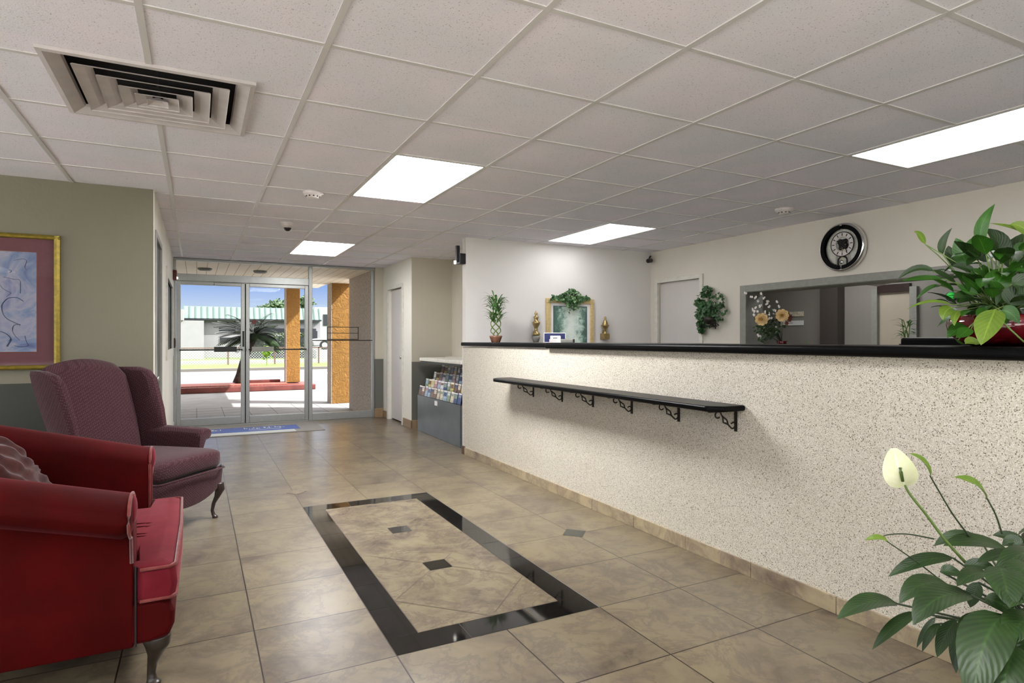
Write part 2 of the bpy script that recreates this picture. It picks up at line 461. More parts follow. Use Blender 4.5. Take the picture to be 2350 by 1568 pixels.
class MB:
    def __init__(s):
        s.v = []; s.f = []; s.mi = []; s.uv = {}; s.mats = []; s.cur = 0
    def mat(s, name):
        if name not in s.mats:
            s.mats.append(name)
        s.cur = s.mats.index(name)
        return s
    def add(s, vs, fs, uvs=None):
        o = len(s.v)
        s.v += [tuple(p) for p in vs]
        for k, f in enumerate(fs):
            if uvs is not None:
                s.uv[len(s.f)] = [uvs[i] for i in f]
            s.f.append(tuple(i + o for i in f))
            s.mi.append(s.cur)
        return s
    def box(s, x0, x1, y0, y1, z0, z1, mt=None):
        v = [Vector(p) for p in ((x0,y0,z0),(x1,y0,z0),(x1,y1,z0),(x0,y1,z0),(x0,y0,z1),(x1,y0,z1),(x1,y1,z1),(x0,y1,z1))]
        if mt is not None:
            v = [mt @ p for p in v]
        return s.add(v, [(0,3,2,1),(4,5,6,7),(0,1,5,4),(1,2,6,5),(2,3,7,6),(3,0,4,7)])
    def loft(s, rings, cap=True, closed=True):
        n = len(rings[0]); vs = [p for r in rings for p in r]; fs = []
        for i in range(len(rings) - 1):
            for j in range(n if closed else n - 1):
                k = (j + 1) % n
                fs.append((i*n+j, i*n+k, (i+1)*n+k, (i+1)*n+j))
        if cap:
            fs.append(tuple(range(n))[::-1])
            fs.append(tuple((len(rings)-1)*n + j for j in range(n)))
        return s.add(vs, fs)
    def lathe(s, prof, c=(0,0,0), seg=24, axis='z', cap=True):
        rings = []
        for r, z in prof:
            ring = []
            for k in range(seg):
                a = 2*math.pi*k/seg
                p = (r*math.cos(a), r*math.sin(a), z)
                if axis == 'x': p = (z, r*math.cos(a), r*math.sin(a))
                if axis == 'y': p = (r*math.cos(a), z, r*math.sin(a))
                ring.append((p[0]+c[0], p[1]+c[1], p[2]+c[2]))
            rings.append(ring)
        return s.loft(rings, cap)
    def tube(s, pts, r, seg=8, r2=None, flat=1.0):
        pts = [Vector(p) for p in pts]
        rings = []
        up = Vector((0.13, 0.27, 0.95)).normalized()
        n = len(pts)
        for i, p in enumerate(pts):
            d = (pts[min(i+1, n-1)] - pts[max(i-1, 0)])
            if d.length < 1e-9: d = Vector((0,0,1))
            d.normalize()
            a = d.cross(up)
            if a.length < 0.05: a = d.cross(Vector((1,0,0)))
            a.normalize(); b = d.cross(a)
            rr = r if r2 is None else r + (r2-r)*i/(n-1)
            if isinstance(r, (list, tuple)): rr = r[i]
            rings.append([p + a*(rr*math.cos(2*math.pi*k/seg)) + b*(rr*flat*math.sin(2*math.pi*k/seg)) for k in range(seg)])
        return s.loft(rings)
    def ball(s, c, rx, ry=None, rz=None, e=1.0, nu=20, nv=12, mt=None, fn=None):
        """superellipsoid; e<1 is boxier"""
        ry = rx if ry is None else ry; rz = rx if rz is None else rz
        def sg(x, p): return math.copysign(abs(x)**p, x)
        rings = []
        for i in range(nv+1):
            t = -math.pi/2 + math.pi*i/nv
            ct, st = max(math.cos(t), 0.001), math.sin(t)
            ring = []
            for j in range(nu):
                a = 2*math.pi*j/nu
                p = Vector((rx*sg(ct,e)*sg(math.cos(a),e), ry*sg(ct,e)*sg(math.sin(a),e), rz*sg(st,e)))
                if fn: p = fn(p)
                if mt is not None: p = mt @ p
                ring.append(p + Vector(c))
            rings.append(ring)
        return s.loft(rings)
    def blade(s, pts, wid, normal, fold=0.25, prof=None, nseg=9):
        """a leaf blade along pts (smoothed), full width wid"""
        P = [Vector(p) for p in pts]
        def bez(t):
            q = list(P)
            while len(q) > 1:
                q = [q[i].lerp(q[i+1], t) for i in range(len(q)-1)]
            return q[0]
        vs = []; uvs = []; fs = []
        nrm = Vector(normal).normalized()
        for i in range(nseg+1):
            t = i/nseg
            p = bez(t); d = (bez(min(1, t+.02)) - bez(max(0, t-.02))).normalized()
            a = d.cross(nrm)
            if a.length < 1e-3: a = d.cross(Vector((0.3,0.5,0.8)))
            a.normalize(); nn = a.cross(d).normalized()
            wv = wid*0.5*(prof(t) if prof else max(0.02, math.sin(math.pi*min(1,t**0.75))**0.8))
            for j, u in enumerate((-1, -0.5, 0, 0.5, 1)):
                vs.append(p + a*(u*wv) + nn*(abs(u)*wv*fold + 0.02*wid*math.sin(9*t+u*2)*abs(u)))
                uvs.append((0.5+u*0.5, t))
        for i in range(nseg):
            for j in range(4):
                fs.append((i*5+j, i*5+j+1, (i+1)*5+j+1, (i+1)*5+j))
        return s.add(vs, fs, uvs)
    def build(s, name, mat=None, parent=None, smooth=False, bevel=0, seg=2, sub=0, solid=0):
        me = bpy.data.meshes.new(name)
        me.from_pydata(s.v, [], s.f)
        if mat: names = [mat]
        else: names = s.mats
        for n in names: me.materials.append(M[n])
        if not mat:
            me.polygons.foreach_set('material_index', s.mi)
        if s.uv:
            ul = me.uv_layers.new(name='UVMap')
            for p in me.polygons:
                u = s.uv.get(p.index)
                if u:
                    for k, li in enumerate(p.loop_indices): ul.data[li].uv = u[k]
        me.validate()
        if smooth:
            me.polygons.foreach_set('use_smooth', [True]*len(me.polygons))
        me.update()
        o = bpy.data.objects.new(name, me)
        COL.objects.link(o)
        if bevel:
            b_ = o.modifiers.new('bevel', 'BEVEL'); b_.width = bevel; b_.segments = seg; b_.limit_method = 'ANGLE'
        if solid:
            b_ = o.modifiers.new('solid', 'SOLIDIFY'); b_.thickness = solid; b_.offset = 0
        if sub:
            b_ = o.modifiers.new('sub', 'SUBSURF'); b_.levels = sub; b_.render_levels = sub
        if parent: o.parent = parent
        return o

def B(x0, x1, y0, y1, z0, z1):
    return MB().box(min(x0,x1), max(x0,x1), min(y0,y1), max(y0,y1), min(z0,z1), max(z0,z1))

def tag(o, label, cat, group=None, kind=None):
    o['label'] = label; o['category'] = cat
    if group: o['group'] = group
    if kind: o['kind'] = kind
    return o

def thing(name, label, cat, loc=(0,0,0), rz=0, group=None):
    o = bpy.data.objects.new(name, None)
    o.empty_display_size = 0.05
    COL.objects.link(o)
    o.location = loc; o.rotation_euler = (0,0,rz)
    return tag(o, label, cat, group)

def struct(o):
    o['kind'] = 'structure'
    return o

def dup(root, loc=None, rz=None):
    c = root.copy(); COL.objects.link(c)
    if loc is not None: c.location = loc
    if rz is not None: c.rotation_euler = (0,0,rz)
    for ch in list(root.children):
        d = ch.copy(); COL.objects.link(d); d.parent = c
        for g in list(ch.children):
            e = g.copy(); COL.objects.link(e); e.parent = d
    return c

CS, SN = math.cos(CAM_YAW), math.sin(CAM_YAW)
def view_pt(u, v, d):
    """a point of the room seen at (u, v) of the photograph, d metres deep from the lens"""
    a = (u - 1175.0) / 1410.0 * d; z = CAM_H - (v - 779.6) / 1410.0 * d
    return Vector((a*CS + d*SN, -a*SN + d*CS, z))

def text_mesh(s, size, mat, parent, loc, rot, name='lettering'):
    cu = bpy.data.curves.new(name, 'FONT')
    cu.body = s; cu.size = size; cu.align_x = 'CENTER'; cu.align_y = 'CENTER'; cu.extrude = 0.0006
    ob = bpy.data.objects.new(name, cu)
    COL.objects.link(ob)
    dg = bpy.context.evaluated_depsgraph_get()
    me = bpy.data.meshes.new_from_object(ob.evaluated_get(dg))
    bpy.data.objects.remove(ob)
    me.materials.clear(); me.materials.append(M[mat])
    o = bpy.data.objects.new(name, me); COL.objects.link(o)
    o.location = loc; o.rotation_euler = rot; o.parent = parent
    return o
#SECTION2
# ================================================================ THE SETTING
GX, GY, GS, GT = 0.438, 2.3764, 0.6096, 0.5985
# ---- floor (tiles, black granite border and diamond inlay are one surface)
mb = MB()
ix0, ix1, iy0, iy1 = 0.676, 1.607, 2.272, 4.5995
mb.mat('floor')
for (a, b_, c, d) in ((-3.6, ix0, -3.1, 9.56), (ix1, 8.6, -3.1, 9.56), (ix0, ix1, -3.1, iy0), (ix0, ix1, iy1, 9.56)):
    mb.add([(a, c, 0), (b_, c, 0), (b_, d, 0), (a, d, 0)], [(0, 1, 2, 3)])
mb.mat('grout').add([(ix0, iy0, -.0012), (ix1, iy0, -.0012), (ix1, iy1, -.0012), (ix0, iy1, -.0012)], [(0, 1, 2, 3)])
def poly(pts, mt, inset=0.0022, z=0.0):
    P = [Vector((x, y, 0)) for x, y in pts]
    area = sum(P[i].x*P[(i+1) % len(P)].y - P[(i+1) % len(P)].x*P[i].y for i in range(len(P)))
    if area < 0: P.reverse()
    out = []
    n = len(P)
    for i in range(n):
        d1 = (P[i]-P[i-1]).normalized(); d2 = (P[(i+1) % n]-P[i]).normalized()
        n1 = Vector((-d1.y, d1.x, 0)); n2 = Vector((-d2.y, d2.x, 0))
        k = (n1+n2); k = k / max(0.3, k.dot(n1))
        out.append(P[i] + k*inset + Vector((0, 0, z)))
    mb.mat(mt).add(out, [tuple(range(n))])
jx0, jx1 = ix0+0.131, ix1-0.131
cx = (jx0+jx1)/2; hw = (jx1-jx0)/2
jy0 = iy0+0.14; jy1 = iy1-0.14; hp = (jy1-jy0)/6; q = 0.063
C0 = (cx, jy0+2*hp); C1 = (cx, jy0+4*hp)
for (a, c) in (C0, C1):
    poly([(a-q, c-q), (a+q, c-q), (a+q, c+q), (a-q, c+q)], 'granite')
    poly([(a-q, c-q), (a-q, c+q), (a-hw, c+hp), (a-hw, c-hp)], 'inlay')
    poly([(a+q, c-q), (a+hw, c-hp), (a+hw, c+hp), (a+q, c+q)], 'inlay')
a, c = C0
poly([(a-q, c+q), (a+q, c+q), (a+hw, c+hp), (a+q, c+2*hp-q), (a-q, c+2*hp-q), (a-hw, c+hp)], 'inlay')
poly([(a-q, c-q), (a-hw, c-hp), (a, c-2*hp), (a+hw, c-hp), (a+q, c-q)], 'inlay')
poly([(a-hw, c-hp), (a-hw, c-2*hp), (a, c-2*hp)], 'inlay')
poly([(a+hw, c-hp), (a, c-2*hp), (a+hw, c-2*hp)], 'inlay')
a, c = C1
poly([(a-q, c+q), (a+q, c+q), (a+hw, c+hp), (a, c+2*hp), (a-hw, c+hp)], 'inlay')
poly([(a-hw, c+hp), (a, c+2*hp), (a-hw, c+2*hp)], 'inlay')
poly([(a+hw, c+hp), (a+hw, c+2*hp), (a, c+2*hp)], 'inlay')
for (y0, y1) in ((iy0, jy0), (jy1, iy1)):
    xs = [ix0, ix0+.31, ix0+.62, ix1]
    for k in range(3): poly([(xs[k], y0), (xs[k+1], y0), (xs[k+1], y1), (xs[k], y1)], 'granite', .0016)
for (x0, x1) in ((ix0, jx0), (jx1, ix1)):
    n = 7
    for k in range(n):
        y0 = jy0+(jy1-jy0)*k/n; y1 = jy0+(jy1-jy0)*(k+1)/n
        poly([(x0, y0), (x1, y0), (x1, y1), (x0, y1)], 'granite', .0016)
dx, dy = 2.083, 3.212
poly([(dx-.085, dy), (dx, dy-.09), (dx+.085, dy), (dx, dy+.09)], 'granite_green', 0, .0012)
dx, dy = 0.70, 5.075
poly([(dx-.075, dy), (dx, dy-.08), (dx+.075, dy), (dx, dy+.08)], 'grout', -.003, .0008)
poly([(dx-.075, dy), (dx, dy-.08), (dx+.075, dy), (dx, dy+.08)], 'inlay', 0, .0014)
struct(mb.build('floor'))

# ---- ceiling: lay-in tiles in a metal grid
mb = MB()
lights = {(1, 2), (1, 3), (5, 4), (5, 5), (5, -2), (5, -1), (1, 8), (1, 9), (1, -4), (1, -3), (5, -8), (5, -7),
          (-6, -8), (-6, -7), (-3, -8), (-3, -7), (1, -8), (1, -7), (-6, -4), (-6, -3), (-3, -4), (-3, -3), (-6, 0), (-6, 1)}
mb.mat('tile_ceiling')
x_lo, x_hi, y_lo, y_hi = -3.5, 5.16, -3.0, 9.52
for i in range(-8, 9):
    for j in range(-10, 13):
        if (i, j) in lights: continue
        if i in (-2, -1) and j in (0, 1, 2): continue
        x0, x1 = max(x_lo, GX+GS*i), min(x_hi, GX+GS*(i+1))
        y0, y1 = max(y_lo, GY+GT*j), min(y_hi, GY+GT*(j+1))
        if x1 <= x0+.01 or y1 <= y0+.01: continue
        dz = random.uniform(-.001, .002)
        mb.add([(x0, y0, HC+.0045+dz), (x1, y0, HC+.0045-dz), (x1, y1, HC+.0045), (x0, y1, HC+.0045+dz)], [(3, 2, 1, 0)])
# cut tiles round the air grille
vx0, vx1, vy0, vy1 = -.534, .218, 2.874, 3.606
for i in (-2, -1):
    for j in (0, 1, 2):
        x0, x1, y0, y1 = GX+GS*i, GX+GS*(i+1), GY+GT*j, GY+GT*(j+1)
        ax, bx, ay, by = max(x0, vx0), min(x1, vx1), max(y0, vy0), min(y1, vy1)
        z_ = HC+.0045
        def qd(a, b_, c, d):
            if b_-a > .002 and d-c > .002: mb.add([(a, c, z_), (b_, c, z_), (b_, d, z_), (a, d, z_)], [(3, 2, 1, 0)])
        if bx <= ax or by <= ay: qd(x0, x1, y0, y1); continue
        qd(x0, ax, y0, y1); qd(bx, x1, y0, y1); qd(ax, bx, y0, ay); qd(ax, bx, by, y1)
struct(mb.build('ceiling'))
mb = MB()
for i in range(-7, 9):
    x = GX+GS*i
    if x_lo < x < x_hi:
        for (a_, b_) in (((y_lo, vy0), (vy1, y_hi)) if vx0 < x < vx1 else ((y_lo, y_hi),)): mb.box(x-.012, x+.012, a_, b_, HC-.0, HC+.012)
for j in range(-9, 13):
    y = GY+GT*j
    if y_lo < y < y_hi:
        for i in range(-8, 9):
            if (i, j) in lights and (i, j-1) in lights: continue
            x0, x1 = max(x_lo, GX+GS*i), min(x_hi, GX+GS*(i+1))
            if x1 <= x0: continue
            for (a_, b_) in (((x0, min(x1, vx0)), (max(x0, vx1), x1)) if vy0 < y < vy1 else ((x0, x1),)):
                if b_ > a_: mb.box(a_, b_, y-.011, y+.011, HC+.0008, HC+.012)
struct(mb.build('trim_1', 'bar'))
struct(B(-3.7, 8.7, -3.2, 9.62, HC+.12, HC+.2).build('ceiling_slab', 'duct'))

# ---- walls
def wall(name, mat, *boxes, bevel=0):
    mb = MB()
    for b_ in boxes: mb.box(*b_)
    return struct(mb.build(name, mat, bevel=bevel))
ZT = HC+.05
wall('wall_left', 'wall',
     (-.42, -.28, 5.262, 5.36, 0, ZT), (-.42, -.28, 6.14, 7.22, 0, ZT), (-.42, -.28, 8.93, 9.56, 0, ZT),
     (-.42, -.28, 5.36, 6.14, 1.985, ZT), (-.42, -.28, 7.22, 8.93, 0, 1.06), (-.42, -.28, 7.22, 8.93, 1.88, ZT))
wall('wall_lounge', 'wall_two', (-3.6, -.285, 5.26, 5.38, 0, ZT))
ZW0, ZW1 = .22, 2.18
wall('wall_far_left', 'wall_two', (-3.6, -3.5, -3.1, 5.27, 0, ZW0), (-3.6, -3.5, -3.1, 5.27, ZW1, ZT), *[(-3.6, -3.5, a_, b_, ZW0, ZW1) for a_, b_ in ((-3.1, -2.5), (-.3, .2), (2.4, 2.75), (4.95, 5.27))])
wall('wall_rear', 'wall_two', (-3.6, 8.6, -3.1, -3.0, 0, ZW0), (-3.6, 8.6, -3.1, -3.0, ZW1, ZT), *[(a_, b_, -3.1, -3.0, ZW0, ZW1) for a_, b_ in ((-3.6, -3.1), (-.7, -.1), (2.3, 8.6))])
for k_, (a_, b_) in enumerate(((-2.5, -.3), (.2, 2.4), (2.75, 4.95))):  # side windows added out of view to let in daylight
    f = struct(MB().box(-3.58, -3.52, a_, a_+.05, ZW0, ZW1).box(-3.58, -3.52, b_-.05, b_, ZW0, ZW1).box(-3.58, -3.52, a_, b_, ZW0, ZW0+.05).box(-3.58, -3.52, a_, b_, ZW1-.05, ZW1).build('window_%d' % (4+k_), 'alu'))
    B(-3.553, -3.547, a_+.05, b_-.05, ZW0+.05, ZW1-.05).build('window_pane', 'glass', f)
for k_, (a_, b_) in enumerate(((-3.1, -.7), (-.1, 2.3))):  # rear windows, likewise added unseen for their daylight
    f = struct(MB().box(a_, a_+.05, -3.08, -3.02, ZW0, ZW1).box(b_-.05, b_, -3.08, -3.02, ZW0, ZW1).box(a_, b_, -3.08, -3.02, ZW0, ZW0+.05).box(a_, b_, -3.08, -3.02, ZW1-.05, ZW1).build('window_%d' % (7+k_), 'alu'))
    B(a_+.05, b_-.05, -3.053, -3.047, ZW0+.05, ZW1-.05).build('window_pane', 'glass', f)
wall('wall_pier', 'wall_niche', (2.452, 2.585, 9.40, 9.58, 0, ZT))
wall('wall_hall_right', 'wall', (2.58, 2.72, 8.0, 8.40, 0, ZT), (2.58, 2.72, 9.10, 9.405, 0, ZT), (2.58, 2.72, 8.40, 9.10, 1.95, ZT))
wall('wall_niche', 'wall_niche', (2.582, 3.30, 7.995, 8.12, 0, ZT), (3.16, 3.30, 6.24, 8.0, 0, ZT))
wall('wall_partition', 'wall_rec', (2.60, 5.42, 6.16, 6.26, 0, ZT))
wall('wall_reception', 'wall_rec_r',
     (5.15, 5.40, 6.02, 6.165, 0, ZT), (5.15, 5.40, 5.28, 6.02, 1.915, ZT), (5.15, 5.40, 4.66, 5.28, 0, ZT),
     (5.15, 5.40, 1.0, 4.66, 1.712, ZT), (5.15, 5.40, 1.0, 4.66, 0, .92), (5.15, 5.40, -3.0, 1.0, 0, ZT))
# office seen through the opening
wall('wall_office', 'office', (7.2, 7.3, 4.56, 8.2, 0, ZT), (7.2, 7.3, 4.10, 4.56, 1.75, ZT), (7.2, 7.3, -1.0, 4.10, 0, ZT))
wall('wall_office_shade', 'office_dark', (7.06, 7.2, 4.93, 5.17, 0, ZT))  # dark box stands for the shadowed gap in the wall
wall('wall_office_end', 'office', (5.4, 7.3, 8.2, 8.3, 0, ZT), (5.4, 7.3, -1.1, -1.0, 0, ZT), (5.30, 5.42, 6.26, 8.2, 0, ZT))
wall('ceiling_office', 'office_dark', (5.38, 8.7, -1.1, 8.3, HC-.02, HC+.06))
struct(B(7.20, 7.24, 4.12, 4.49, .0, 1.755).build('doorway_light_panel', 'office_beige', bevel=.002))  # beige slab stands for the lit room beyond, its light in the colour
# room behind the office doorway
wall('wall_back_room', 'wall_rec_r', (8.0, 8.1, 3.2, 5.4, 0, ZT), (7.3, 8.1, 5.3, 5.4, 0, ZT), (7.3, 8.1, 3.2, 3.3, 0, ZT))

# ---- skirting
struct(B(-3.5, -.28, 5.245, 5.26, 0, .095).build('baseboard_lounge', 'base_tile', bevel=.003))
mb = MB()
mb.box(2.44, 2.595, 9.385, 9.40, 0, .14).box(2.565, 2.58, 9.16, 9.40, 0, .11).box(2.565, 2.58, 7.98, 8.34, 0, .11).box(2.566, 2.68, 7.98, 7.995, 0, .11)
struct(mb.build('baseboard_right', 'rubber', bevel=.003))
struct(B(-.28, -.268, 6.22, 9.44, 0, .09).build('baseboard_left', 'trim_white', bevel=.003))

# ---- left hall door and tinted window
def casing(name, x, y0, y1, z0, z1, wd, dp, mat, bottom=False):
    """a surround on an X = const wall, standing dp proud of it towards -x (dp<0) or +x"""
    mb = MB()
    xa, xb = min(x, x+dp), max(x, x+dp)
    mb.box(xa, xb, y0-wd, y0, z0-(wd if bottom else 0), z1+wd).box(xa, xb, y1, y1+wd, z0-(wd if bottom else 0), z1+wd).box(xa, xb, y0, y1, z1, z1+wd)
    if bottom: mb.box(xa, xb, y0, y1, z0-wd, z0)
    return mb.build(name, mat, bevel=.003)
d1 = struct(B(-.34, -.289, 5.362, 6.138, .0, 1.983).build('door_1', 'door_dark'))
f = casing('door_frame', -.285, 5.365, 6.135, 0, 1.98, .045, .018, 'trim_grey'); f.parent = d1
mb = MB().lathe([(.008, 0), (.008, .012), (.018, .016), (.020, .024), (.014, .032), (.003, .034)], (-.289, 5.43, .90), 16, 'x')
o = mb.build('door_knob', 'chrome', d1, smooth=True)
w1 = struct(B(-.34, -.296, 7.225, 8.925, 1.065, 1.875).build('window_1', 'black_gloss'))
f = casing('window_frame', -.285, 7.26, 8.89, 1.09, 1.85, .10, .022, 'trim_white', True); f.parent = w1
f = B(-.294, -.290, 7.225, 8.925, 1.065, 1.875).build('window_pane', 'glass', w1)

# ---- right hall door
d2 = struct(B(2.62, 2.66, 8.405, 9.095, .02, 1.94).build('door_2', 'door_white', bevel=.002))
f = casing('door_frame', 2.58, 8.40, 9.10, 0, 1.945, .05, -.02, 'trim_white'); f.parent = d2
mb = MB().lathe([(.012, 0), (.012, -.03), (.026, -.035), (.028, -.05), (.02, -.06), (.004, -.062)], (2.62, 8.47, .95), 14, 'x')
mb.build('door_knob', 'chrome', d2, smooth=True)
struct(B(2.675, 2.70, 8.36, 9.14, 0, 1.98).build('door_2_backing', 'duct'))

# ---- reception door
d3 = struct(B(5.185, 5.225, 5.285, 6.015, .01, 1.905).build('door_3', 'door_white', bevel=.002))
f = casing('door_frame', 5.155, 5.29, 6.01, 0, 1.905, .05, -.03, 'trim_white'); f.parent = d3
MB().lathe([(.012, 0), (.012, -.03), (.026, -.035), (.028, -.05), (.02, -.06), (.004, -.062)], (5.185, 5.36, .95), 14, 'x').build('door_knob', 'chrome', d3, smooth=True)

# ---- grey trim round the office opening
mb = MB()
mb.box(5.13, 5.155, 4.62, 4.70, .90, 1.77).box(5.13, 5.155, .96, 4.62, 1.70, 1.77).box(5.13, 5.155, .93, .96, .9, 1.77)
mb.box(5.15, 5.42, 4.645, 4.665, .92, 1.72).box(5.15, 5.42, 1.0, 4.66, 1.695, 1.715)
struct(mb.build('trim_2', 'trim_grey', bevel=.004))
struct(B(5.12, 5.44, .98, 4.66, .92, .945).build('trim_3', 'trim_grey', bevel=.004))
# ---- office doorway surround
mb = MB()
mb.box(7.15, 7.21, 4.49, 4.56, 0, 1.80).box(7.15, 7.21, 4.04, 4.12, 0, 1.80)
struct(mb.build('trim_4', 'trim_grey', bevel=.003))
struct(B(7.15, 7.21, 4.12, 4.49, 1.75, 1.84).build('trim_5', 'dark_wood', bevel=.003))

# ---- aluminium storefront: two leaves, transom light, side light
FY0, FY1 = 9.455, 9.52
def ring(mb, x0, x1, z0, z1, l, r, t, bt, y0=FY0, y1=FY1):
    return mb.box(x0, x0+l, y0, y1, z0, z1).box(x1-r, x1, y0, y1, z0, z1).box(x0+l, x1-r, y0, y1, z0, z0+bt).box(x0+l, x1-r, y0, y1, z1-t, z1)
mb = MB()
mb.box(-.28, -.247, FY0-.01, FY1+.01, 0, HC-.03).box(1.475, 1.525, FY0-.015, FY1+.01, 0, HC-.03).box(2.417, 2.452, FY0-.01, FY1+.01, 0, HC-.03)
mb.box(-.247, 1.475, FY0-.01, FY1+.01, 2.0, 2.098).box(-.28, 2.452, FY0-.01, FY1+.01, HC-.03, HC).box(1.525, 2.417, FY0-.01, FY1+.01, 0, .105)
struct(mb.build('trim_6', 'alu', bevel=.004))
struct(B(-.26, 1.475, FY0+.0, FY1+.05, -.02, .012).build('trim_7', 'alu', bevel=.003))
def leaf_door(name, x0, x1, px0, px1, hinge):
    d = struct(ring(MB(), x0, x1, .016, 1.995, .05, .05, .045, .10).build(name, 'alu', bevel=.004))
    B(x0+.048, x1-.048, 9.485, 9.491, .11, 1.955).build('glass_pane', 'glass', d)
    MB().tube([(x0+.02, 9.425, 1.058), (x1-.02, 9.425, 1.058)], .009, 10).build('push_bar', 'alu_dark', d, smooth=True)
    mb = MB()
    for x in (x0+.022, x1-.022): mb.box(x-.012, x+.012, 9.415, 9.456, 1.045, 1.075)
    mb.build('bar_bracket', 'alu', d, bevel=.003)
    B(px0, px1, 9.405, 9.417, 1.030, 1.100).build('push_plate', 'trim_grey' if hinge else 'alu_dark', d, bevel=.003)
    return d
dl = leaf_door('door_4', -.243, .607, .214, .50, False)
dr = leaf_door('door_5', .619, 1.471, .694, .985, True)
B(.606, .620, 9.47, 9.50, .02, 1.99).build('meeting_gasket', 'alu_dark', dl)
mb = MB().box(.22, .50, 9.40, 9.455, 1.945, 1.985).box(.30, .33, 9.34, 9.40, 1.985, 1.995)
mb.build('door_closer', 'alu', dl, bevel=.004)
B(.575, .60, 9.445, 9.456, 1.10, 1.32).build('lock_plate', 'alu_dark', dl, bevel=.002)
MB().lathe([(.034, 0), (.034, .002)], (.728, 9.481, 1.452), 24, 'y').build('round_sticker', 'sticker', dr)
w2 = struct(B(-.247, 1.475, 9.485, 9.491, 2.098, HC-.03).build('window_2', 'glass'))
w3 = struct(B(1.525, 2.417, 9.485, 9.491, .105, HC-.03).build('window_3', 'glass'))
# ================================================================ OUTSIDE THE DOORS
GZ = -.03
def plane_pt(u, v, Y):
    """point of the wall plane y = Y seen at (u, v) of the photograph"""
    a = (u-1175.0)/1410.0
    dx, dy, dz = a*CS+SN, -a*SN+CS, -(v-779.6)/1410.0
    t = Y/dy
    return Vector((dx*t, Y, CAM_H+dz*t))
M['paving'] = simple('pale concrete paving', srgb(150, 148, 149), 0.8, var=0.08, vscale=3)
M['bounce_paving'] = simple('white bounce ground', srgb(236, 234, 230), 0.8, var=0.03, vscale=3)
M['asphalt'] = simple('worn asphalt', srgb(98, 98, 104), 0.9, var=0.08, vscale=6)
M['kerb_red'] = simple('brick red kerb paint', srgb(118, 60, 54), 0.7, var=0.2, vscale=4)
M['mulch'] = simple('red gravel bed', srgb(168, 92, 78), 0.9, var=0.35, vscale=40)
M['kerb_dark'] = simple('weathered kerb', srgb(96, 92, 86), 0.8)
M['line_white'] = simple('white road paint', srgb(240, 240, 238), 0.7, var=0.03)
M['grass'] = simple('mown grass', srgb(88, 106, 40), 0.9, var=0.3, vscale=8)
M['white_wall'] = simple('white painted block wall', srgb(132, 131, 133), 0.8, var=0.03, vscale=2)
M['grey_wall'] = simple('light grey stucco', srgb(150, 152, 157), 0.8, var=0.03, vscale=2)
M['metal_roof'] = simple('mint green ribbed metal', srgb(98, 120, 112), 0.5, var=0.05, vscale=2)
M['metal_roof_dark'] = simple('mint green seam', srgb(68, 86, 80), 0.5)
M['dark_void'] = simple('dark glazing', srgb(40, 42, 46), 0.3)
M['rust'] = simple('brown painted steel', srgb(92, 70, 62), 0.7)
M['galv'] = simple('galvanised wire', srgb(190, 190, 192), 0.5)
M['trunk'] = simple('palm trunk', srgb(56, 48, 40), 0.9, var=0.4, vscale=14, bmp=0.8)
M['palm_leaf'] = leaf('palm frond', srgb(30, 50, 30), srgb(58, 78, 44), 2, 0.1, 0.05)
M['foliage'] = leaf('tree foliage', srgb(40, 62, 38), srgb(80, 104, 66), 2, 0.1, 0.05)
M['hedge'] = leaf('hedge foliage', srgb(22, 34, 18), srgb(58, 72, 34), 2, 0.1, 0.05)
# rough hand trowelled ochre stucco
m, nt, b = new_mat('ochre skip trowel stucco')
co = objco(nt)
n1 = noise(nt, co, 9, 6, 0.7, 1.6)
nt.links.new(ramp(nt, n1, [(0.3, srgb(148, 104, 44)), (0.7, srgb(162, 118, 54))]), b.inputs['Base Color'])
b.inputs['Roughness'].default_value = 0.85
bump(nt, b, n1, 1.0, 0.06)
M['stucco'] = m
# exposed aggregate panel
m, nt, b = new_mat('exposed aggregate panel')
co = objco(nt)
n1 = noise(nt, co, 28, 6, 0.75, 0.4)
nt.links.new(ramp(nt, n1, [(0.3, srgb(132, 116, 104)), (0.5, srgb(186, 172, 158)), (0.7, srgb(206, 196, 184))]), b.inputs['Base Color'])
b.inputs['Roughness'].default_value = 0.9
bump(nt, b, n1, 0.6, 0.01)
M['aggregate'] = m
# cream soffit boards running away from the doors
m, nt, b = new_mat('cream soffit boards')
co = objco(nt)
sp = N(nt, 'ShaderNodeSeparateXYZ'); nt.links.new(co, sp.inputs[0])
g = math_n(nt, 'LESS_THAN', math_n(nt, 'PINGPONG', math_n(nt, 'DIVIDE', sp.outputs[0], .14), .5), .035)
nt.links.new(mix_col(nt, g, srgb(250, 240, 216), srgb(196, 164, 120)), b.inputs['Base Color'])
b.inputs['Roughness'].default_value = 0.6
M['soffit'] = m

def ext(o, *a):
    return tag(o, *a)
mb = MB().mat('paving').box(-14, 16, 9.56, 17.4, GZ-.1, GZ)
mb.mat('asphalt').box(-30, 40, 17.4, 26.6, GZ-.1, GZ-.005)
mb.mat('kerb_dark').box(-30, 40, 26.5, 26.75, GZ-.1, GZ+.10)
struct(mb.build('ground_driveway'))
struct(B(-40, -3.6, -30, 9.56, GZ-.1, GZ).build('ground_side', 'bounce_paving'))  # unseen white ground added here and behind to bounce daylight indoors
struct(B(-40, 20, -30, -3.1, GZ-.12, GZ-.001).build('ground_rear', 'bounce_paving'))
struct(B(-60, 90, 26.7, 110, GZ-.1, GZ+.02).build('ground_lawn', 'grass'))
mb = MB()
for x in (-4.1, -2.0, .10, 2.2, 4.3, 6.4): mb.box(x-.06, x+.06, 21.6, 25.6, GZ-.006, GZ-.002)
struct(mb.build('road_markings', 'line_white'))
mb = MB()
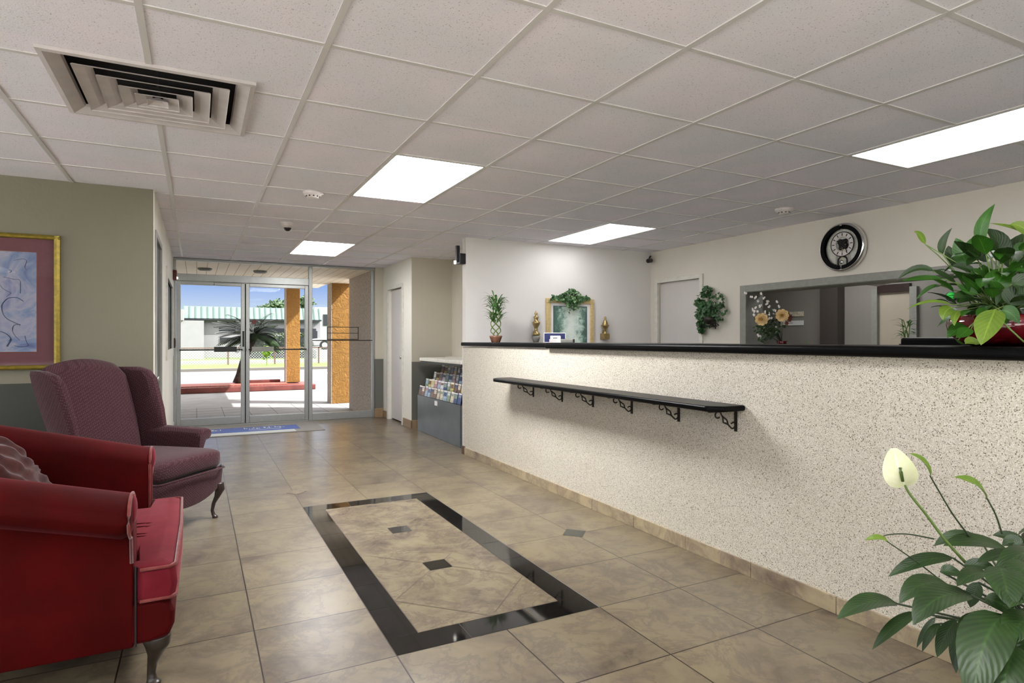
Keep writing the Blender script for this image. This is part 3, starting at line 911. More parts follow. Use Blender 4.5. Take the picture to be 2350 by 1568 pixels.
for k in range(20): mb.box(-4+k*.4-.004, -4+k*.4+.004, 9.6, 12.4, GZ, GZ+.0008)
for k in range(7): mb.box(-4, 4, 9.8+k*.4-.004, 9.8+k*.4+.004, GZ, GZ+.0008)
struct(mb.build('paving_joints', 'grout'))
struct(B(2.59, 12, 9.45, 9.60, -.1, 2.9).build('wall_exterior', 'aggregate'))
struct(B(-12, -.29, 9.56, 9.62, -.1, 2.9).build('wall_exterior_left', 'aggregate'))
struct(B(-3.7, 12, 9.40, 9.62, HC+.2, 2.9).build('wall_parapet', 'aggregate'))
struct(B(2.43, 2.60, 9.60, 11.12, -.1, 2.29).build('wall_wing', 'aggregate'))
struct(B(-8, 2.68, 9.62, 12.45, 2.285, 2.34).build('ceiling_porch', 'soffit'))
struct(B(-8, 2.97, 12.45, 17.5, 2.62, 2.95).build('ceiling_canopy', 'soffit'))
struct(B(-8, 2.97, 12.40, 12.50, 2.30, 2.95).build('trim_8', 'soffit'))

c = thing('porch_column', 'ochre stucco column nearest the doors, beside the stone wing wall', 'column', (2.48, 12.25, GZ), group='ochre stucco canopy columns')
B(-.175, .18, -.20, .20, 0, 2.335).build('shaft', 'stucco', c, bevel=.01)
B(-.186, -.175, -.20, .20, 0, 2.335).build('side_facing', 'aggregate', c)
c2 = thing('porch_column', 'ochre stucco column standing on the red kerbed island', 'column', (2.17, 16.52, .12), group='ochre stucco canopy columns')
B(-.16, .165, -.17, .17, 0, 2.52).build('shaft', 'stucco', c2, bevel=.01)
B(-.172, -.16, -.17, .17, 0, 2.52).build('side_facing', 'aggregate', c2)

isl = thing('planting_island', 'long red painted kerb island across the driveway', 'traffic island', (0, 16.4, GZ))
B(-6, 2.62, -.68, .62, 0, .13).build('kerb', 'kerb_red', isl, bevel=.02)
B(-5.85, 2.0, -.52, .48, .13, .152).build('gravel_bed', 'mulch', isl)
ws = thing('wheel_stop', 'low red parking stop lying on the island gravel', 'wheel stop', (1.55, 16.62, .122))
MB().box(-.42, .34, -.06, .06, 0, .07).build('stop_bar', 'kerb_red', ws, bevel=.015)

def frond(mb, base, tip, sag, n=16, wl=.22, up=(0,0,1)):
    base, tip = Vector(base), Vector(tip)
    mid = base.lerp(tip, .5) + Vector((0, 0, sag))
    def P(t): return base.lerp(mid, t).lerp(mid.lerp(tip, t), t)
    mb.tube([P(k/7) for k in range(8)], .012, 5, .003)
    for k in range(2, n):
        t = k/n; p = P(t); d = (P(min(1, t+.05))-P(t-.05)).normalized()
        s = d.cross(Vector((0, 0, 1)))
        if s.length < .01: s = Vector((1, 0, 0))
        s.normalize(); L = wl*math.sin(math.pi*min(1, .15+t*.85))**.6
        for sg in (-1, 1):
            q = p + (s*sg*.85 + d*.55 + Vector((0, 0, -.25)))*L
            mb.blade([p, p.lerp(q, .5)+Vector((0, 0, .02)), q], .036, (0, 0, 1), .1, nseg=3)
palm = thing('palm_tree', 'short leaning palm growing out of the kerbed island', 'palm tree', (.9, 16.55, .122))
MB().tube([(0, 0, 0), (.05, 0, .2), (.12, 0, .5), (.22, 0, .8), (.36, 0, 1.15)], [.12, .095, .085, .09, .10], 12).build('trunk', 'trunk', palm, smooth=True)
mb = MB()
random.seed(3)
for k in range(44):
    a = k*2.39996; e = (-.55+1.55*((k*7) % 44)/44.0)
    L = random.uniform(.75, 1.15)
    tip = (.36+math.cos(a)*math.cos(e)*L, math.sin(a)*math.cos(e)*L, 1.18+math.sin(e)*L*.75-.12)
    tip = (min(tip[0], .93), tip[1], tip[2])
    frond(mb, (.36, 0, 1.15), tip, .22, 26, .25)
mb.build('crown', 'palm_leaf', palm)

# chain-link fence
fn = thing('chain_link_fence', 'chain link fence with brown rail beyond the parking bays', 'fence', (0, 32.4, GZ))
mb = MB().box(-3.5, 9, -.03, .03, .80, .85)
for k in range(6): mb.box(-.46-2.4+k*2.1-.03, -.46-2.4+k*2.1+.03, -.03, .03, -.05, .85)
mb.build('rail', 'rust', fn)
mb = MB()
hgt = .82
for k in range(-6, 100):
    x0 = -3.5+k*.125
    for sg in (0, 1):
        xa, xb = (x0, x0+hgt) if sg == 0 else (x0+hgt, x0)
        mb.add([(xa-.006, .01*sg, 0), (xa+.006, .01*sg, 0), (xb+.006, .01*sg, hgt), (xb-.006, .01*sg, hgt)], [(0, 1, 2, 3)])
mb.build('wire_mesh', 'galv', fn)

def leaf_cloud(mb, c, rx, ry, rz, n, size, shell=.55):
    for k in range(n):
        d = Vector((random.gauss(0, 1), random.gauss(0, 1), random.gauss(0, 1))).normalized()
        r = shell+(1-shell)*random.random()
        p = Vector(c)+Vector((d.x*rx*r, d.y*ry*r, d.z*rz*r))
        q = p+Vector((random.uniform(-1, 1), random.uniform(-1, 1), random.uniform(-.6, .8))).normalized()*size
        mb.blade([p, p.lerp(q, .5), q], size*.6, d, .2, nseg=3)

# far building with green metal fascia
bl = thing('commercial_building', 'long white building with a mint green ribbed metal fascia', 'building', (0, 46, GZ))
xl = plane_pt(421, 700, 46).x; xr = plane_pt(735, 700, 46).x
mb = MB().box(xl-6, xr, 0, 8, 0, 2.55)
mb.build('wall', 'white_wall', bl)
mb = MB()
mb.add([(xl, -.5, 2.62), (xr, -.5, 2.62), (xr, 0, 3.45), (xl, 0, 3.45), (xl, 8, 3.45), (xr, 8, 3.45), (xl, 0, 2.55), (xr, 0, 2.55)], [(0, 1, 2, 3), (3, 2, 5, 4), (6, 7, 1, 0)])
mb.build('metal_fascia', 'metal_roof', bl)
mb = MB()
k = xl
while k < xr:
    mb.box(k-.035, k+.035, -.04, .04, 0, .98, Matrix.Translation((0, -.53, 2.62)) @ Matrix.Rotation(-math.atan2(.5, .83), 4, 'X'))
    k += .36
mb.build('seam', 'metal_roof_dark', bl)
B(xl, xr, -.52, -.44, 2.54, 2.64).build('gutter', 'dark_void', bl)
B(plane_pt(585, 0, 46).x, xr-.3, -.05, 0, 1.72, 2.02).build('louvre_window', 'dark_void', bl)
for (u0, u1, v0, v1) in ((503, 540, 750, 762), (505, 562, 775, 787), (586, 652, 793, 826), (700, 728, 760, 792)):
    a_, b_ = plane_pt(u0, v1, 46), plane_pt(u1, v0, 46)
    B(a_.x, b_.x, -.06, 0, max(.02, a_.z-GZ), b_.z-GZ).build('window', 'dark_void', bl)
b2 = thing('white_annex', 'plain white flat roofed block at the left of the green fascia', 'building', (0, 43, GZ))
B(-12, plane_pt(468, 700, 43).x, 0, 2.5, 0, 2.42).build('wall', 'white_wall', b2)
B(-12, plane_pt(421, 700, 43).x, -.1, 2.4, 2.42, 3.1).build('parapet', 'white_wall', b2)
b3 = thing('warehouse', 'pale grey warehouse seen through the side light', 'building', (0, 62, GZ))
B(plane_pt(722, 700, 62).x, 40, 0, 10, 0, 4.4).build('wall', 'grey_wall', b3)
B(plane_pt(722, 700, 62).x+.8, plane_pt(722, 700, 62).x+2.0, -.06, 0, 2.6, 3.7).build('window', 'dark_void', b3)
lw = thing('low_wall', 'low white garden wall along the back of the lawn', 'wall', (0, 34.5, GZ))
B(-14, 16, 0, .2, 0, .16).build('wall', 'white_wall', lw)
rt = thing('raised_lot', 'white retaining wall of the raised car park', 'retaining wall', (0, 40.5, GZ))
B(plane_pt(700, 0, 40.5).x+.7, 22, 0, 4.4, 0, .56).build('wall', 'white_wall', rt)
hd = thing('hedge', 'dark clipped hedge in front of the long white building', 'hedge', (plane_pt(630, 0, 42).x, 42.6, GZ))
mb = MB(); random.seed(5)
for k in range(1300):
    p = Vector((random.uniform(-1.9, 1.9), random.uniform(-.5, .5), random.uniform(.35, 1.62)))
    q_ = p+Vector((random.uniform(-1, 1), random.uniform(-1, 0), random.uniform(-.5, 1))).normalized()*.17
    mb.blade([p, p.lerp(q_, .5), q_], .11, (0, -1, .4), .2, nseg=2)
mb.build('foliage', 'hedge', hd)
B(-1.9, 1.9, -.3, .3, 0, 1.45).build('stems', 'dark_void', hd)
car = thing('parked_car', 'white car parked on the raised lot beyond the side light', 'car', (plane_pt(742, 0, 42.6).x+1.1, 42.4, GZ+.56))
prof = [(-1.9, .25), (-1.95, .55), (-1.7, .72), (-1.0, .80), (-.5, 1.15), (.6, 1.18), (1.2, .85), (1.9, .78), (2.0, .5), (1.95, .25)]
MB().loft([[(x, y, z) for x, z in prof] for y in (-.8, .8)]).build('body', 'white_wall', car, bevel=.06)
for x in (-1.2, 1.25):
    wl_ = MB().lathe([(.30, -.84), (.31, -.80), (.31, -.66), (.28, -.64)], (x, 0, .31), 20, 'y').build('wheel', 'black_plastic', car, smooth=False)
    MB().lathe([(.18, -.85), (.18, -.84)], (x, 0, .31), 16, 'y').build('hub_cap', 'alu', wl_)
MB().loft([[(x, y, z) for x, z in ((-.9, .83), (-.48, 1.1), (.55, 1.12), (1.05, .87))] for y in (-.81, .81)]).build('side_window', 'dark_void', car)

def tree(u, v, Y, r, label, dark=False):
    p = plane_pt(u, v, Y)
    t = thing('tree', label, 'tree', (p.x, Y, GZ), group='trees over the far roof')
    MB().tube([(0, 0, 0), (.1, 0, p.z*.5), (0, 0, p.z)], .18, 8, .08).build('trunk', 'trunk', t)
    mb = MB()
    for k in range(4): leaf_cloud(mb, (random.uniform(-.5, .5)*r, random.uniform(-.3, .3)*r, p.z+random.uniform(-.3, .3)*r), r*.7, r*.6, r*.6, 110, .34*r)
    mb.build('foliage', 'foliage', t)
tree(612, 705, 62, .5, 'small round tree over the far roof, left of the other trees')
tree(596, 708, 66, .42, 'lowest small tree over the far roof, next to the door stile')
tree(641, 701, 60, .85, 'tallest bushy tree over the far roof, beside the ochre column')
tree(709, 697, 58, .9, 'leafy tree over the far roof, right of the ochre column')
sp_ = thing('sapling', 'bright lime young sapling standing on the lawn', 'young tree', (plane_pt(612, 830, 31).x, 31, GZ))
MB().tube([(0, 0, 0), (.02, 0, .35), (0, 0, .8)], .02, 6, .008).build('stem', 'stem', sp_)
mb = MB(); leaf_cloud(mb, (0, 0, .62), .22, .2, .36, 110, .16, .2); mb.build('foliage', 'leaf_lime', sp_)
for k, (u, v, lab) in enumerate(((597, 622, 'small flush light on the porch ceiling above the right door'), (470, 616, 'small flush light on the porch ceiling above the left door'))):
    a_ = (u-1175.)/1410.; dz_ = -(v-779.6)/1410.; t_ = (2.285-CAM_H)/dz_
    t = thing('porch_light', lab, 'light fixture', ((a_*CS+SN)*t_, (-a_*SN+CS)*t_, 2.285))
    MB().lathe([(.10, 0), (.10, -.02), (.08, -.035), (.01, -.04)], seg=20).build('housing', 'trim_grey', t, smooth=True)
# ================================================================ CEILING FIXTURES
def make_light(name, label, glow='lamp'):
    t = thing(name, label, 'ceiling light', group='two by four fluorescent ceiling panels')
    hx, hy = GS/2-.010, GT-.010
    mb = MB()
    for s_ in (-1, 1):
        mb.box(s_*hx-.011, s_*hx+.011, -hy, hy, -.001, .02)
        mb.box(-hx, hx, s_*hy-.011, s_*hy+.011, -.001, .02)
    mb.build('frame', 'bar', t)
    mb = MB(); nx, ny = 6, 12
    mb.box(-hx+.01, hx-.01, -hy+.01, hy-.01, .004, .012)
    mb.build('diffuser', glow, t)
    return t
def lpos(i, j): return (GX+GS*(i+.5), GY+GT*(j+1), HC)
for (i, j, glow, lab) in ((1, 2, 'hall', 'bright ceiling panel above the inlaid floor rectangle'), (5, 4, 'rec', 'bright ceiling panel over the reception area by the back wall'),
                          (5, -2, 'counter', 'bright ceiling panel at the right edge, over the counter plant'), (1, 8, 'entry', 'ceiling panel nearest the glass entrance doors')):
    make_light('ceiling_light', lab, 'lamp_'+glow).location = lpos(i, j)
LB = None  # the next panels are added over the unseen lobby as fill light
for (i, j, glow, lab) in ((1, -4, 'rear', 'added fill ceiling panel behind the camera over the counter front'), (5, -8, 'rear', 'added fill ceiling panel behind the camera over reception'), (1, -8, 'rear', 'added fill ceiling panel by the added rear windows, right'),
                    (-6, -8, 'lounge', 'added fill ceiling panel in the rear left corner of the lobby'), (-3, -8, 'lounge', 'added fill ceiling panel by the added rear windows, left'), (-6, -4, 'lounge', 'added fill ceiling panel by the added middle side window'), (-3, -4, 'lounge', 'added fill ceiling panel behind the camera on its left'), (-6, 0, 'lounge', 'added fill ceiling panel left of the armchairs')):
    make_light('ceiling_light', lab, 'lamp_'+glow).location = lpos(i, j)
LO = make_light('ceiling_light', 'fill ceiling panel added out of view in the office', 'lamp_office')
LO.location = (6.25, 4.4, HC-.035)  # unseen panel added to brighten the office

# supply air diffuser
VX, VY, VH, VK = -.158, 3.24, .386, .376
t = thing('air_diffuser', 'square four way white air supply grille in the ceiling tiles', 'air vent', (VX, VY, HC))
mb = MB()
def sq(h, z, kx=1.0): return [(-h*kx, -h*.975, z), (h*kx, -h*.975, z), (h*kx, h*.975, z), (-h*kx, h*.975, z)]
mb.loft([sq(.386, .004), sq(.386, -.010), sq(.366, -.013), sq(.350, -.006), sq(.318, .010), sq(.312, .022)], cap=False)
mb.build('flange', 'vent', t)
for k, h0 in enumerate((.288, .214, .142, .086, .042)):
    z0 = -.014-.004*k; e = min(.066, h0*.8)
    MB().loft([sq(h0, z0), sq(h0-.003, z0+.004), sq(h0-e*.62, z0+.013), sq(h0-e, z0+.026), sq(h0-e, z0+.0275), sq(h0-e*.62, z0+.015), sq(h0-.004, z0+.006)], cap=False).build('vane', 'vent', t, smooth=False)
mb = MB().box(-.30, .30, -.005, .005, .045, .06).box(-.005, .005, -.30, .30, .045, .06)
mb.build('cross_brace', 'duct', t)
B(-.345, .345, -.345, .345, .085, .09).build('duct_mouth', 'duct', t)
mb = MB()
for s_ in (-1, 1): mb.box(s_*.35-.003, s_*.35+.003, -.35, .35, .03, .088).box(-.35, .35, s_*.35-.003, s_*.35+.003, .03, .088)
mb.build('duct_collar', 'duct', t)

def smoke(name, x, y, lab):
    t = thing(name, lab, 'smoke detector', (x, y, HC), group='white smoke detectors')
    MB().lathe([(.072, .004), (.072, -.012), (.064, -.022), (.050, -.026), (.045, -.040), (.028, -.046), (.002, -.047)], seg=28).build('housing', 'white_plastic', t, smooth=True)
    mb = MB()
    for k in range(10):
        a_ = k*math.pi/5
        mb.box(-.006, .006, -.002, .002, -.004, .004, Matrix.Rotation(a_, 4, 'Z') @ Matrix.Translation((0, -.048, -.033)))
    mb.build('vent_slot', 'duct', t)
    for k in (-1, 1): MB().ball((k*.064, -.022, -.012), .012, .008, .006).build('strobe_lens', 'white_plastic', t, smooth=True)
smoke('smoke_detector', .775, 4.79, 'white smoke detector left of the nearest ceiling panel')
smoke('smoke_detector', 4.43, 3.58, 'white smoke detector over reception, above the wall clock')
t = thing('dome_camera', 'white ceiling dome camera with dark glass, before the entrance', 'security camera', (.765, 6.14, HC))
MB().lathe([(.066, .004), (.066, -.006), (.060, -.028), (.036, -.05), (.034, -.05)], seg=28).build('housing', 'white_plastic', t, smooth=True)
MB().ball((0, 0, -.046), .036, .036, .036).build('dome', 'smoky', t, smooth=True)
t = thing('corner_camera', 'small dark camera in the corner above the reception door', 'security camera', (5.06, 6.08, 2.20))
MB().tube([(.09, .08, .06), (.03, .02, .05), (0, 0, .02)], .010, 8).build('bracket', 'black_metal', t, smooth=True)
MB().tube([(.05, .03, .0), (-.06, -.05, -.02)], .028, 14).build('barrel', 'black_metal', t, smooth=False, bevel=.003)
MB().tube([(-.058, -.049, -.02), (-.066, -.056, -.022)], .018, 12).build('lens', 'smoky', t)
t = thing('door_sensor', 'black wall sensor box on the end of the reception partition', 'sensor', (2.6, 6.205, 2.02))
B(-.075, .0, -.045, .045, 0, .115).build('body', 'black_plastic', t, bevel=.006)
B(-.10, -.06, -.02, .02, .02, .20).build('antenna', 'black_plastic', t, bevel=.004)
B(-.118, -.10, -.012, .012, .0, .035).build('lens', 'led', t, bevel=.002)
MB().tube([(-.006, .0, .115), (-.006, 0, .285)], .005, 8).build('conduit', 'trim_white', t)
t = thing('fire_alarm', 'small dark red alarm box high beside the entrance door', 'alarm', (-.28, 9.30, 1.99))
B(0, .045, -.05, .05, 0, .13).build('body', 'sticker', t, bevel=.008)
MB().ball((.045, 0, .03), .016).build('strobe', 'led', t, smooth=True)
t = thing('wall_switch', 'small dark keypad on the left wall beside the entrance door', 'switch', (-.28, 9.32, 1.09))
B(0, .03, -.04, .04, 0, .13).build('body', 'dark_wood', t, bevel=.004)
B(.03, .034, -.025, .025, .02, .11).build('keypad', 'black_plastic', t)

# ================================================================ RECEPTION COUNTER
t = thing('reception_counter', 'long reception counter faced in pebble speckled laminate', 'counter', (2.495, 0, 0))
B(0, .13, -2.2, 5.99, 0, 1.128).build('front_panel', 'pebble', t)
o = B(-.024, .46, 4.22, 6.0, 1.134, 1.172).build('counter_top', 'black_gloss', t, bevel=.012, seg=4); o['label'] = 'thinner far length of black counter top'
o = B(-.048, .46, -2.2, 4.215, 1.128, 1.175).build('counter_top', 'black_gloss', t, bevel=.019, seg=5); o['label'] = 'near length of glossy black bullnose counter top'
mb = MB()
y = 5.93
for k in range(18):
    mb.box(-.012, 0, y-.4655+.0015, y-.0015, 0, .076); y -= .4655
mb.build('tile_skirting', 'base_tile', t, bevel=.002)
B(-.014, .13, 5.93, 5.99, 0, .085).build('skirting_end', 'wood_edge', t)
t = thing('reception_desk', 'low grey work desk behind the counter', 'desk', (2.495, 0, 0))
B(.50, 1.25, -2.2, 5.6, .70, .74).build('desk_top', 'trim_grey', t, bevel=.004)
B(1.22, 1.25, -2.2, 5.6, 0, .70).build('desk_panel', 'trim_grey', t)
B(.50, .53, -2.2, 5.6, 0, .70).build('desk_panel', 'trim_grey', t)

t = thing('writing_shelf', 'narrow black shelf on scrolled brackets fixed to the counter front', 'shelf', (2.495, 3.56, .835))
pl = [(0, -1.315), (-.15, -1.315), (-.213, -1.25), (-.213, 1.25), (-.15, 1.315), (0, 1.315)]
MB().loft([[(x, y, z) for x, y in pl] for z in (0, .030)]).build('shelf_board', 'black_gloss', t, bevel=.011, seg=4)
def brk(): pass
SC = [(215,760),(170,795),(110,770),(85,690),(110,600),(180,572),(240,590)]
DG = [(240,590),(290,720)]
LZ1 = [(290,720),(318,800),(330,960),(400,1000),(480,1050)]
LZ2 = [(290,720),(360,800),(440,880),(460,960),(480,1050)]
LT = [(480,1050),(590,1195),(640,1205),(690,1150),(700,1050),(650,990),(580,1030)]
def bp(p): return (-(720-p[0])/640*.145-.004, 0, -(p[1]-545)*.000144)
for k, yb in enumerate((4.466, 4.014, 3.602, 3.167, 2.734, 2.309)):
    mb = MB()
    mb.box(-.007, 0, -.008, .008, -.112, 0)
    mb.box(-.19, 0, -.008, .008, -.005, 0)
    for ln in (SC, DG, LZ1, LZ2, LT): mb.tube(smooth_path([bp(p) for p in ln], 4 if ln in (SC, LT) else 1), .0042, 6)
    o = mb.build('bracket', 'black_metal', t, smooth=False); o.location = (0, yb-3.56, 0)

# ================================================================ BROCHURE RACK in its niche
t = thing('brochure_rack', 'grey fronted brochure rack built into the niche', 'brochure rack', (2.60, 7.05, 0))
M['rack_grey'] = simple('slate grey laminate', srgb(92, 98, 100), 0.25, var=0.05, vscale=4)
B(0, .54, -.745, .755, .0, .468).build('cabinet', 'rack_grey', t, bevel=.004)
B(-.004, 0, -.745, -.735, .0, .47).build('edge_strip', 'alu_dark', t)
for k in range(5):
    B(.088*k, .088*k+.088, -.745, .755, .468, .468+.002+.088*k+.001).build('step', 'black_plastic', t)
    B(.088*k-.002, .088*k+.001, -.745, .755, .470+.088*k, .505+.088*k).build('pocket_lip', 'glass', t)
for y in (-.752, .758):
    mb = MB(); mb.loft([[(0, y+e, .468), (.0, y+e, .56), (.10, y+e, .70), (.22, y+e, .82), (.34, y+e, .90), (.45, y+e, .91), (.45, y+e, .468)] for e in (-.002, .002)])
    mb.build('side_panel', 'glass', t)
B(-.006, 0, .0, .085, .395, .45).build('price_card', 'paper', t)
led = thing('niche_ledge', 'pale stone ledge above the brochure rack', 'ledge', (2.60, 6.27, .92))
B(-.02, .56, 0, 1.40, .004, .046).build('top', 'trim_white', led, bevel=.008, seg=3)
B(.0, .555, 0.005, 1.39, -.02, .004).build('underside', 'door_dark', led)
B(.46, .555, 1.40, 1.72, -.02, .046).build('return', 'trim_white', led)
pal = [('pale blue', srgb(168, 190, 208)), ('cream', srgb(222, 212, 186)), ('white', srgb(226, 226, 224)), ('deep blue', srgb(66, 84, 128)),
       ('yellow', srgb(212, 196, 122)), ('rose', srgb(190, 140, 140)), ('sage green', srgb(140, 158, 132)), ('brown', srgb(122, 92, 72)), ('grey', srgb(150, 152, 156))]
for n_, c_ in pal: M['card_'+n_] = simple(n_+' printed card', c_, 0.35, var=0.25, vscale=55)
rows = ('lowest', 'second lowest', 'middle', 'second highest', 'top')
ordn = ('first', 'second', 'third', 'fourth', 'fifth', 'sixth', 'seventh', 'eighth', 'ninth', 'tenth', 'eleventh', 'twelfth', 'thirteenth')
random.seed(11)
proto = {}
for ia, (n_, c_) in enumerate(pal):
    for ib in range(2):
        mb = MB()
        other = pal[(ia+3+ib*2) % len(pal)][0]
        mb.mat('card_'+n_).box(-.003, .003, -.048, .048, 0, .205)
        mb.mat('card_'+other).box(-.0036, -.003, -.040, .040, .09+.03*ib, .165)
        mb.mat('paper').box(-.0036, -.003, -.046, .046, .175, .198)
        proto[(ia, ib)] = mb
pm_cache = {}
for r_ in range(5):
    nb = 13 if r_ < 3 else (12 if r_ == 3 else 8)
    ymax = .70-(.0 if r_ < 2 else .06*(r_-1))
    for k in range(nb):
        ia, ib = random.randrange(len(pal)), random.randrange(2)
        if (ia, ib) not in pm_cache:
            o = proto[(ia, ib)].build('brochure'); pm_cache[(ia, ib)] = o
        else:
            o = pm_cache[(ia, ib)].copy(); COL.objects.link(o)
        yy = ymax-k*.112
        if r_ == 4: yy = .33-k*.118
        if yy < -.70: yy = -.70
        sink = random.uniform(0, .02)
        o.location = (2.60+.088*r_+.016, 7.05+yy, .4725+.088*r_)
        o.rotation_euler = (random.uniform(-.03, .03), R(10)+random.uniform(-.02, .03), random.uniform(-.05, .05))
        o.scale = (1, 1, (.60+sink*2) if r_ < 4 else .66)
        tag(o, '%s brochure in the %s row of the rack, %s from the left' % (pal[ia][0], rows[r_], ordn[k]), 'brochure', 'brochures in the niche rack')

# ================================================================ WALL PICTURES
t = thing('framed_abstract_print', 'gold framed abstract print with a wine red mat on the left wall', 'picture', (-1.40, 5.26, 1.457))
W2, H2 = .556, .465
mb = MB()
for (x0, x1, z0, z1) in ((-W2, W2, H2-.035, H2), (-W2, W2, -H2, -H2+.035)): mb.loft([[(x0 if s_ < 0 else x1, -.002, z0), (x0 if s_ < 0 else x1, -.03, z0+.006), (x0 if s_ < 0 else x1, -.036, (z0+z1)/2), (x0 if s_ < 0 else x1, -.022, z1-.004 if z0 < 0 else z1), (x0 if s_ < 0 else x1, -.002, z1)] for s_ in (-1, 1)])
for (x0, x1) in ((W2-.040, W2), (-W2, -W2+.040)): mb.loft([[(x0, -.002, s_*H2), (x0+.005, -.030, s_*(H2-.003)), ((x0+x1)/2, -.037, s_*(H2-.003)), (x1-.002, -.026, s_*(H2-.001)), (x1, -.002, s_*H2)] for s_ in (-1, 1)])
mb.build('frame', 'gold', t, bevel=.002)
M['wine_mat'] = simple('wine red mat board', srgb(98, 56, 62), 0.8, var=0.04)
B(-W2+.03, W2-.03, -.014, -.006, -H2+.03, H2-.03).build('mat', 'wine_mat', t)
m, nt, b = new_mat('blue wash painting'); co = objco(nt)
n1 = noise(nt, co, 5.5, 6, 0.6, 1.2)
nt.links.new(ramp(nt, n1, [(0.28, srgb(74, 88, 130)), (0.42, srgb(106, 120, 150)), (0.55, srgb(140, 140, 156)), (0.68, srgb(116, 118, 150)), (0.8, srgb(64, 96, 124))]), b.inputs['Base Color'])
b.inputs['Roughness'].default_value = .6
M['art_blue'] = m
ax = W2-.134; az = H2-.125
art = B(-ax, ax, -.018, -.014, -az, az).build('artwork', 'art_blue', t)
B(-ax-.006, ax+.006, -.0155, -.0138, -az-.006, az+.006).build('mat_bevel', 'petal_rust', t)
M['ink_teal'] = simple('teal brush ink', srgb(48, 72, 100), 0.7, var=0.2)
M['ink_plum'] = simple('plum brush ink', srgb(66, 54, 82), 0.7, var=0.2)
def stroke(mt, pts, r):
    # pts in pixels of the visible corner: x 0..85, y 577..805 -> picture space
    P = [((x-85)/85*.201+ax, -.0185, az-(y-578)/226*2*az) for x, y in pts]
    out = []
    for i in range(len(P)-1):
        for k in range(4):
            t_ = k/4; out.append(tuple(P[i][c]*(1-t_)+P[i+1][c]*t_ for c in range(3)))
    out.append(P[-1])
    return MB().tube(smooth_path(P, 6), r, 6, flat=.3).build('brush_stroke', mt, art)
stroke('ink_teal', [(55,690),(40,682),(20,684),(6,700),(8,718),(18,730),(34,738),(48,744)], .005)
stroke('ink_plum', [(10,636),(30,640),(46,642),(48,656),(48,672)], .0025)
stroke('ink_plum', [(48,742),(34,744),(30,756),(36,768),(46,778)], .003)
stroke('ink_plum', [(58,768),(62,782),(66,790),(50,793),(34,790)], .003)
stroke('ink_teal', [(-20,760),(0,758),(16,764),(26,776),(18,792)], .007)
stroke('ink_plum', [(34,598),(52,594),(62,598),(58,612),(62,618)], .0025)
stroke('ink_teal', [(0,652),(8,662),(18,668),(26,672),(16,680)], .0025)
stroke('ink_teal', [(22,620),(28,622),(24,626)], .005)
for dx_ in (-60, -120, -180, -240):
    stroke('ink_teal', [(dx_+5,600),(dx_+30,620),(dx_+18,650),(dx_+34,690)], .004)
    stroke('ink_plum', [(dx_+40,700),(dx_+10,730),(dx_+36,760),(dx_+12,790)], .003)
B(-W2+.036, W2-.036, -.0215, -.0205, -H2+.034, H2-.034).build('picture_glass', 'glass_art', t)

t = thing('framed_garden_print', 'pale framed woodland print hanging behind the counter', 'picture', (3.931, 6.16, 1.27))
W2, H2 = .332, .413
mb = MB()
mb.box(-W2, W2, -.03, 0, H2-.055, H2).box(-W2, W2, -.03, 0, -H2, -H2+.055).box(-W2, -W2+.055, -.03, 0, -H2+.055, H2-.055).box(W2-.055, W2, -.03, 0, -H2+.055, H2-.055)
mb.build('frame', 'gold_pale', t, bevel=.006)
B(-W2+.05, W2-.05, -.012, -.004, -H2+.05, H2-.05).build('mat', 'paper', t)
m, nt, b = new_mat('misty woodland painting'); co = objco(nt)
sp = N(nt, 'ShaderNodeSeparateXYZ'); nt.links.new(co, sp.inputs[0])
n1 = noise(nt, co, 16, 7, 0.7, 0.6)
dd = math_n(nt, 'ABSOLUTE', math_n(nt, 'ADD', sp.outputs[0], -.01))
k_ = math_n(nt, 'ADD', math_n(nt, 'MULTIPLY', dd, 2.4), math_n(nt, 'MULTIPLY', n1, 1.0))
nt.links.new(ramp(nt, k_, [(0.56, srgb(222, 232, 222)), (0.74, srgb(190, 210, 198)), (0.88, srgb(112, 144, 128)), (1.08, srgb(74, 104, 92))]), b.inputs['Base Color'])
b.inputs['Roughness'].default_value = .6
M['art_wood'] = m
a2 = B(-.228, .228, -.016, -.012, -H2+.10, H2-.095).build('artwork', 'art_wood', t)
mb = MB().box(-.235, .235, -.014, -.0119, H2-.10, H2-.088).box(-.235, -.228, -.014, -.0119, -H2+.09, H2-.09).box(.228, .235, -.014, -.0119, -H2+.09, H2-.09)
mb.build('mat_bevel', 'ink_teal', t)

# ================================================================ WALL CLOCK (pendulum skeleton clock)
t = thing('wall_clock', 'round skeleton wall clock with black and silver rim', 'clock', (5.15, 3.525, 2.022))
MB().lathe([(.18, 0), (.212, -.004), (.218, -.02), (.216, -.045), (.205, -.058), (.200, -.060), (.19, -.055)], seg=56, axis='x', cap=False).build('rim', 'chrome', t, smooth=True)
mb = MB()
for a0, a1 in ((4, 176), (184, 356)):
    rings = []
    for k in range(29):
        a_ = R(a0+(a1-a0)*k/28); cr, sr = math.sin(a_), math.cos(a_)
        rings.append([(-.052, r_*cr, r_*sr) for r_ in ()] or [(-.050, .160*cr, .160*sr), (-.062, .164*cr, .164*sr), (-.063, .197*cr, .197*sr), (-.050, .203*cr, .203*sr)])
    mb.loft(rings)
mb.build('black_band', 'black_gloss', t)
M['dial'] = simple('silvered dial', srgb(222, 222, 212), 0.5, 0.0, var=0.12, vscale=40)
MB().lathe([(.165, -.006), (.165, -.012)], seg=40, axis='x').build('back_plate', 'dial', t)
mb = MB()
mb.lathe([(.062, -.030), (.066, -.036), (.104, -.036), (.106, -.030)], (0, .0, .028), 40, 'x', cap=False)
mb.build('chapter_ring', 'white_plastic', t)
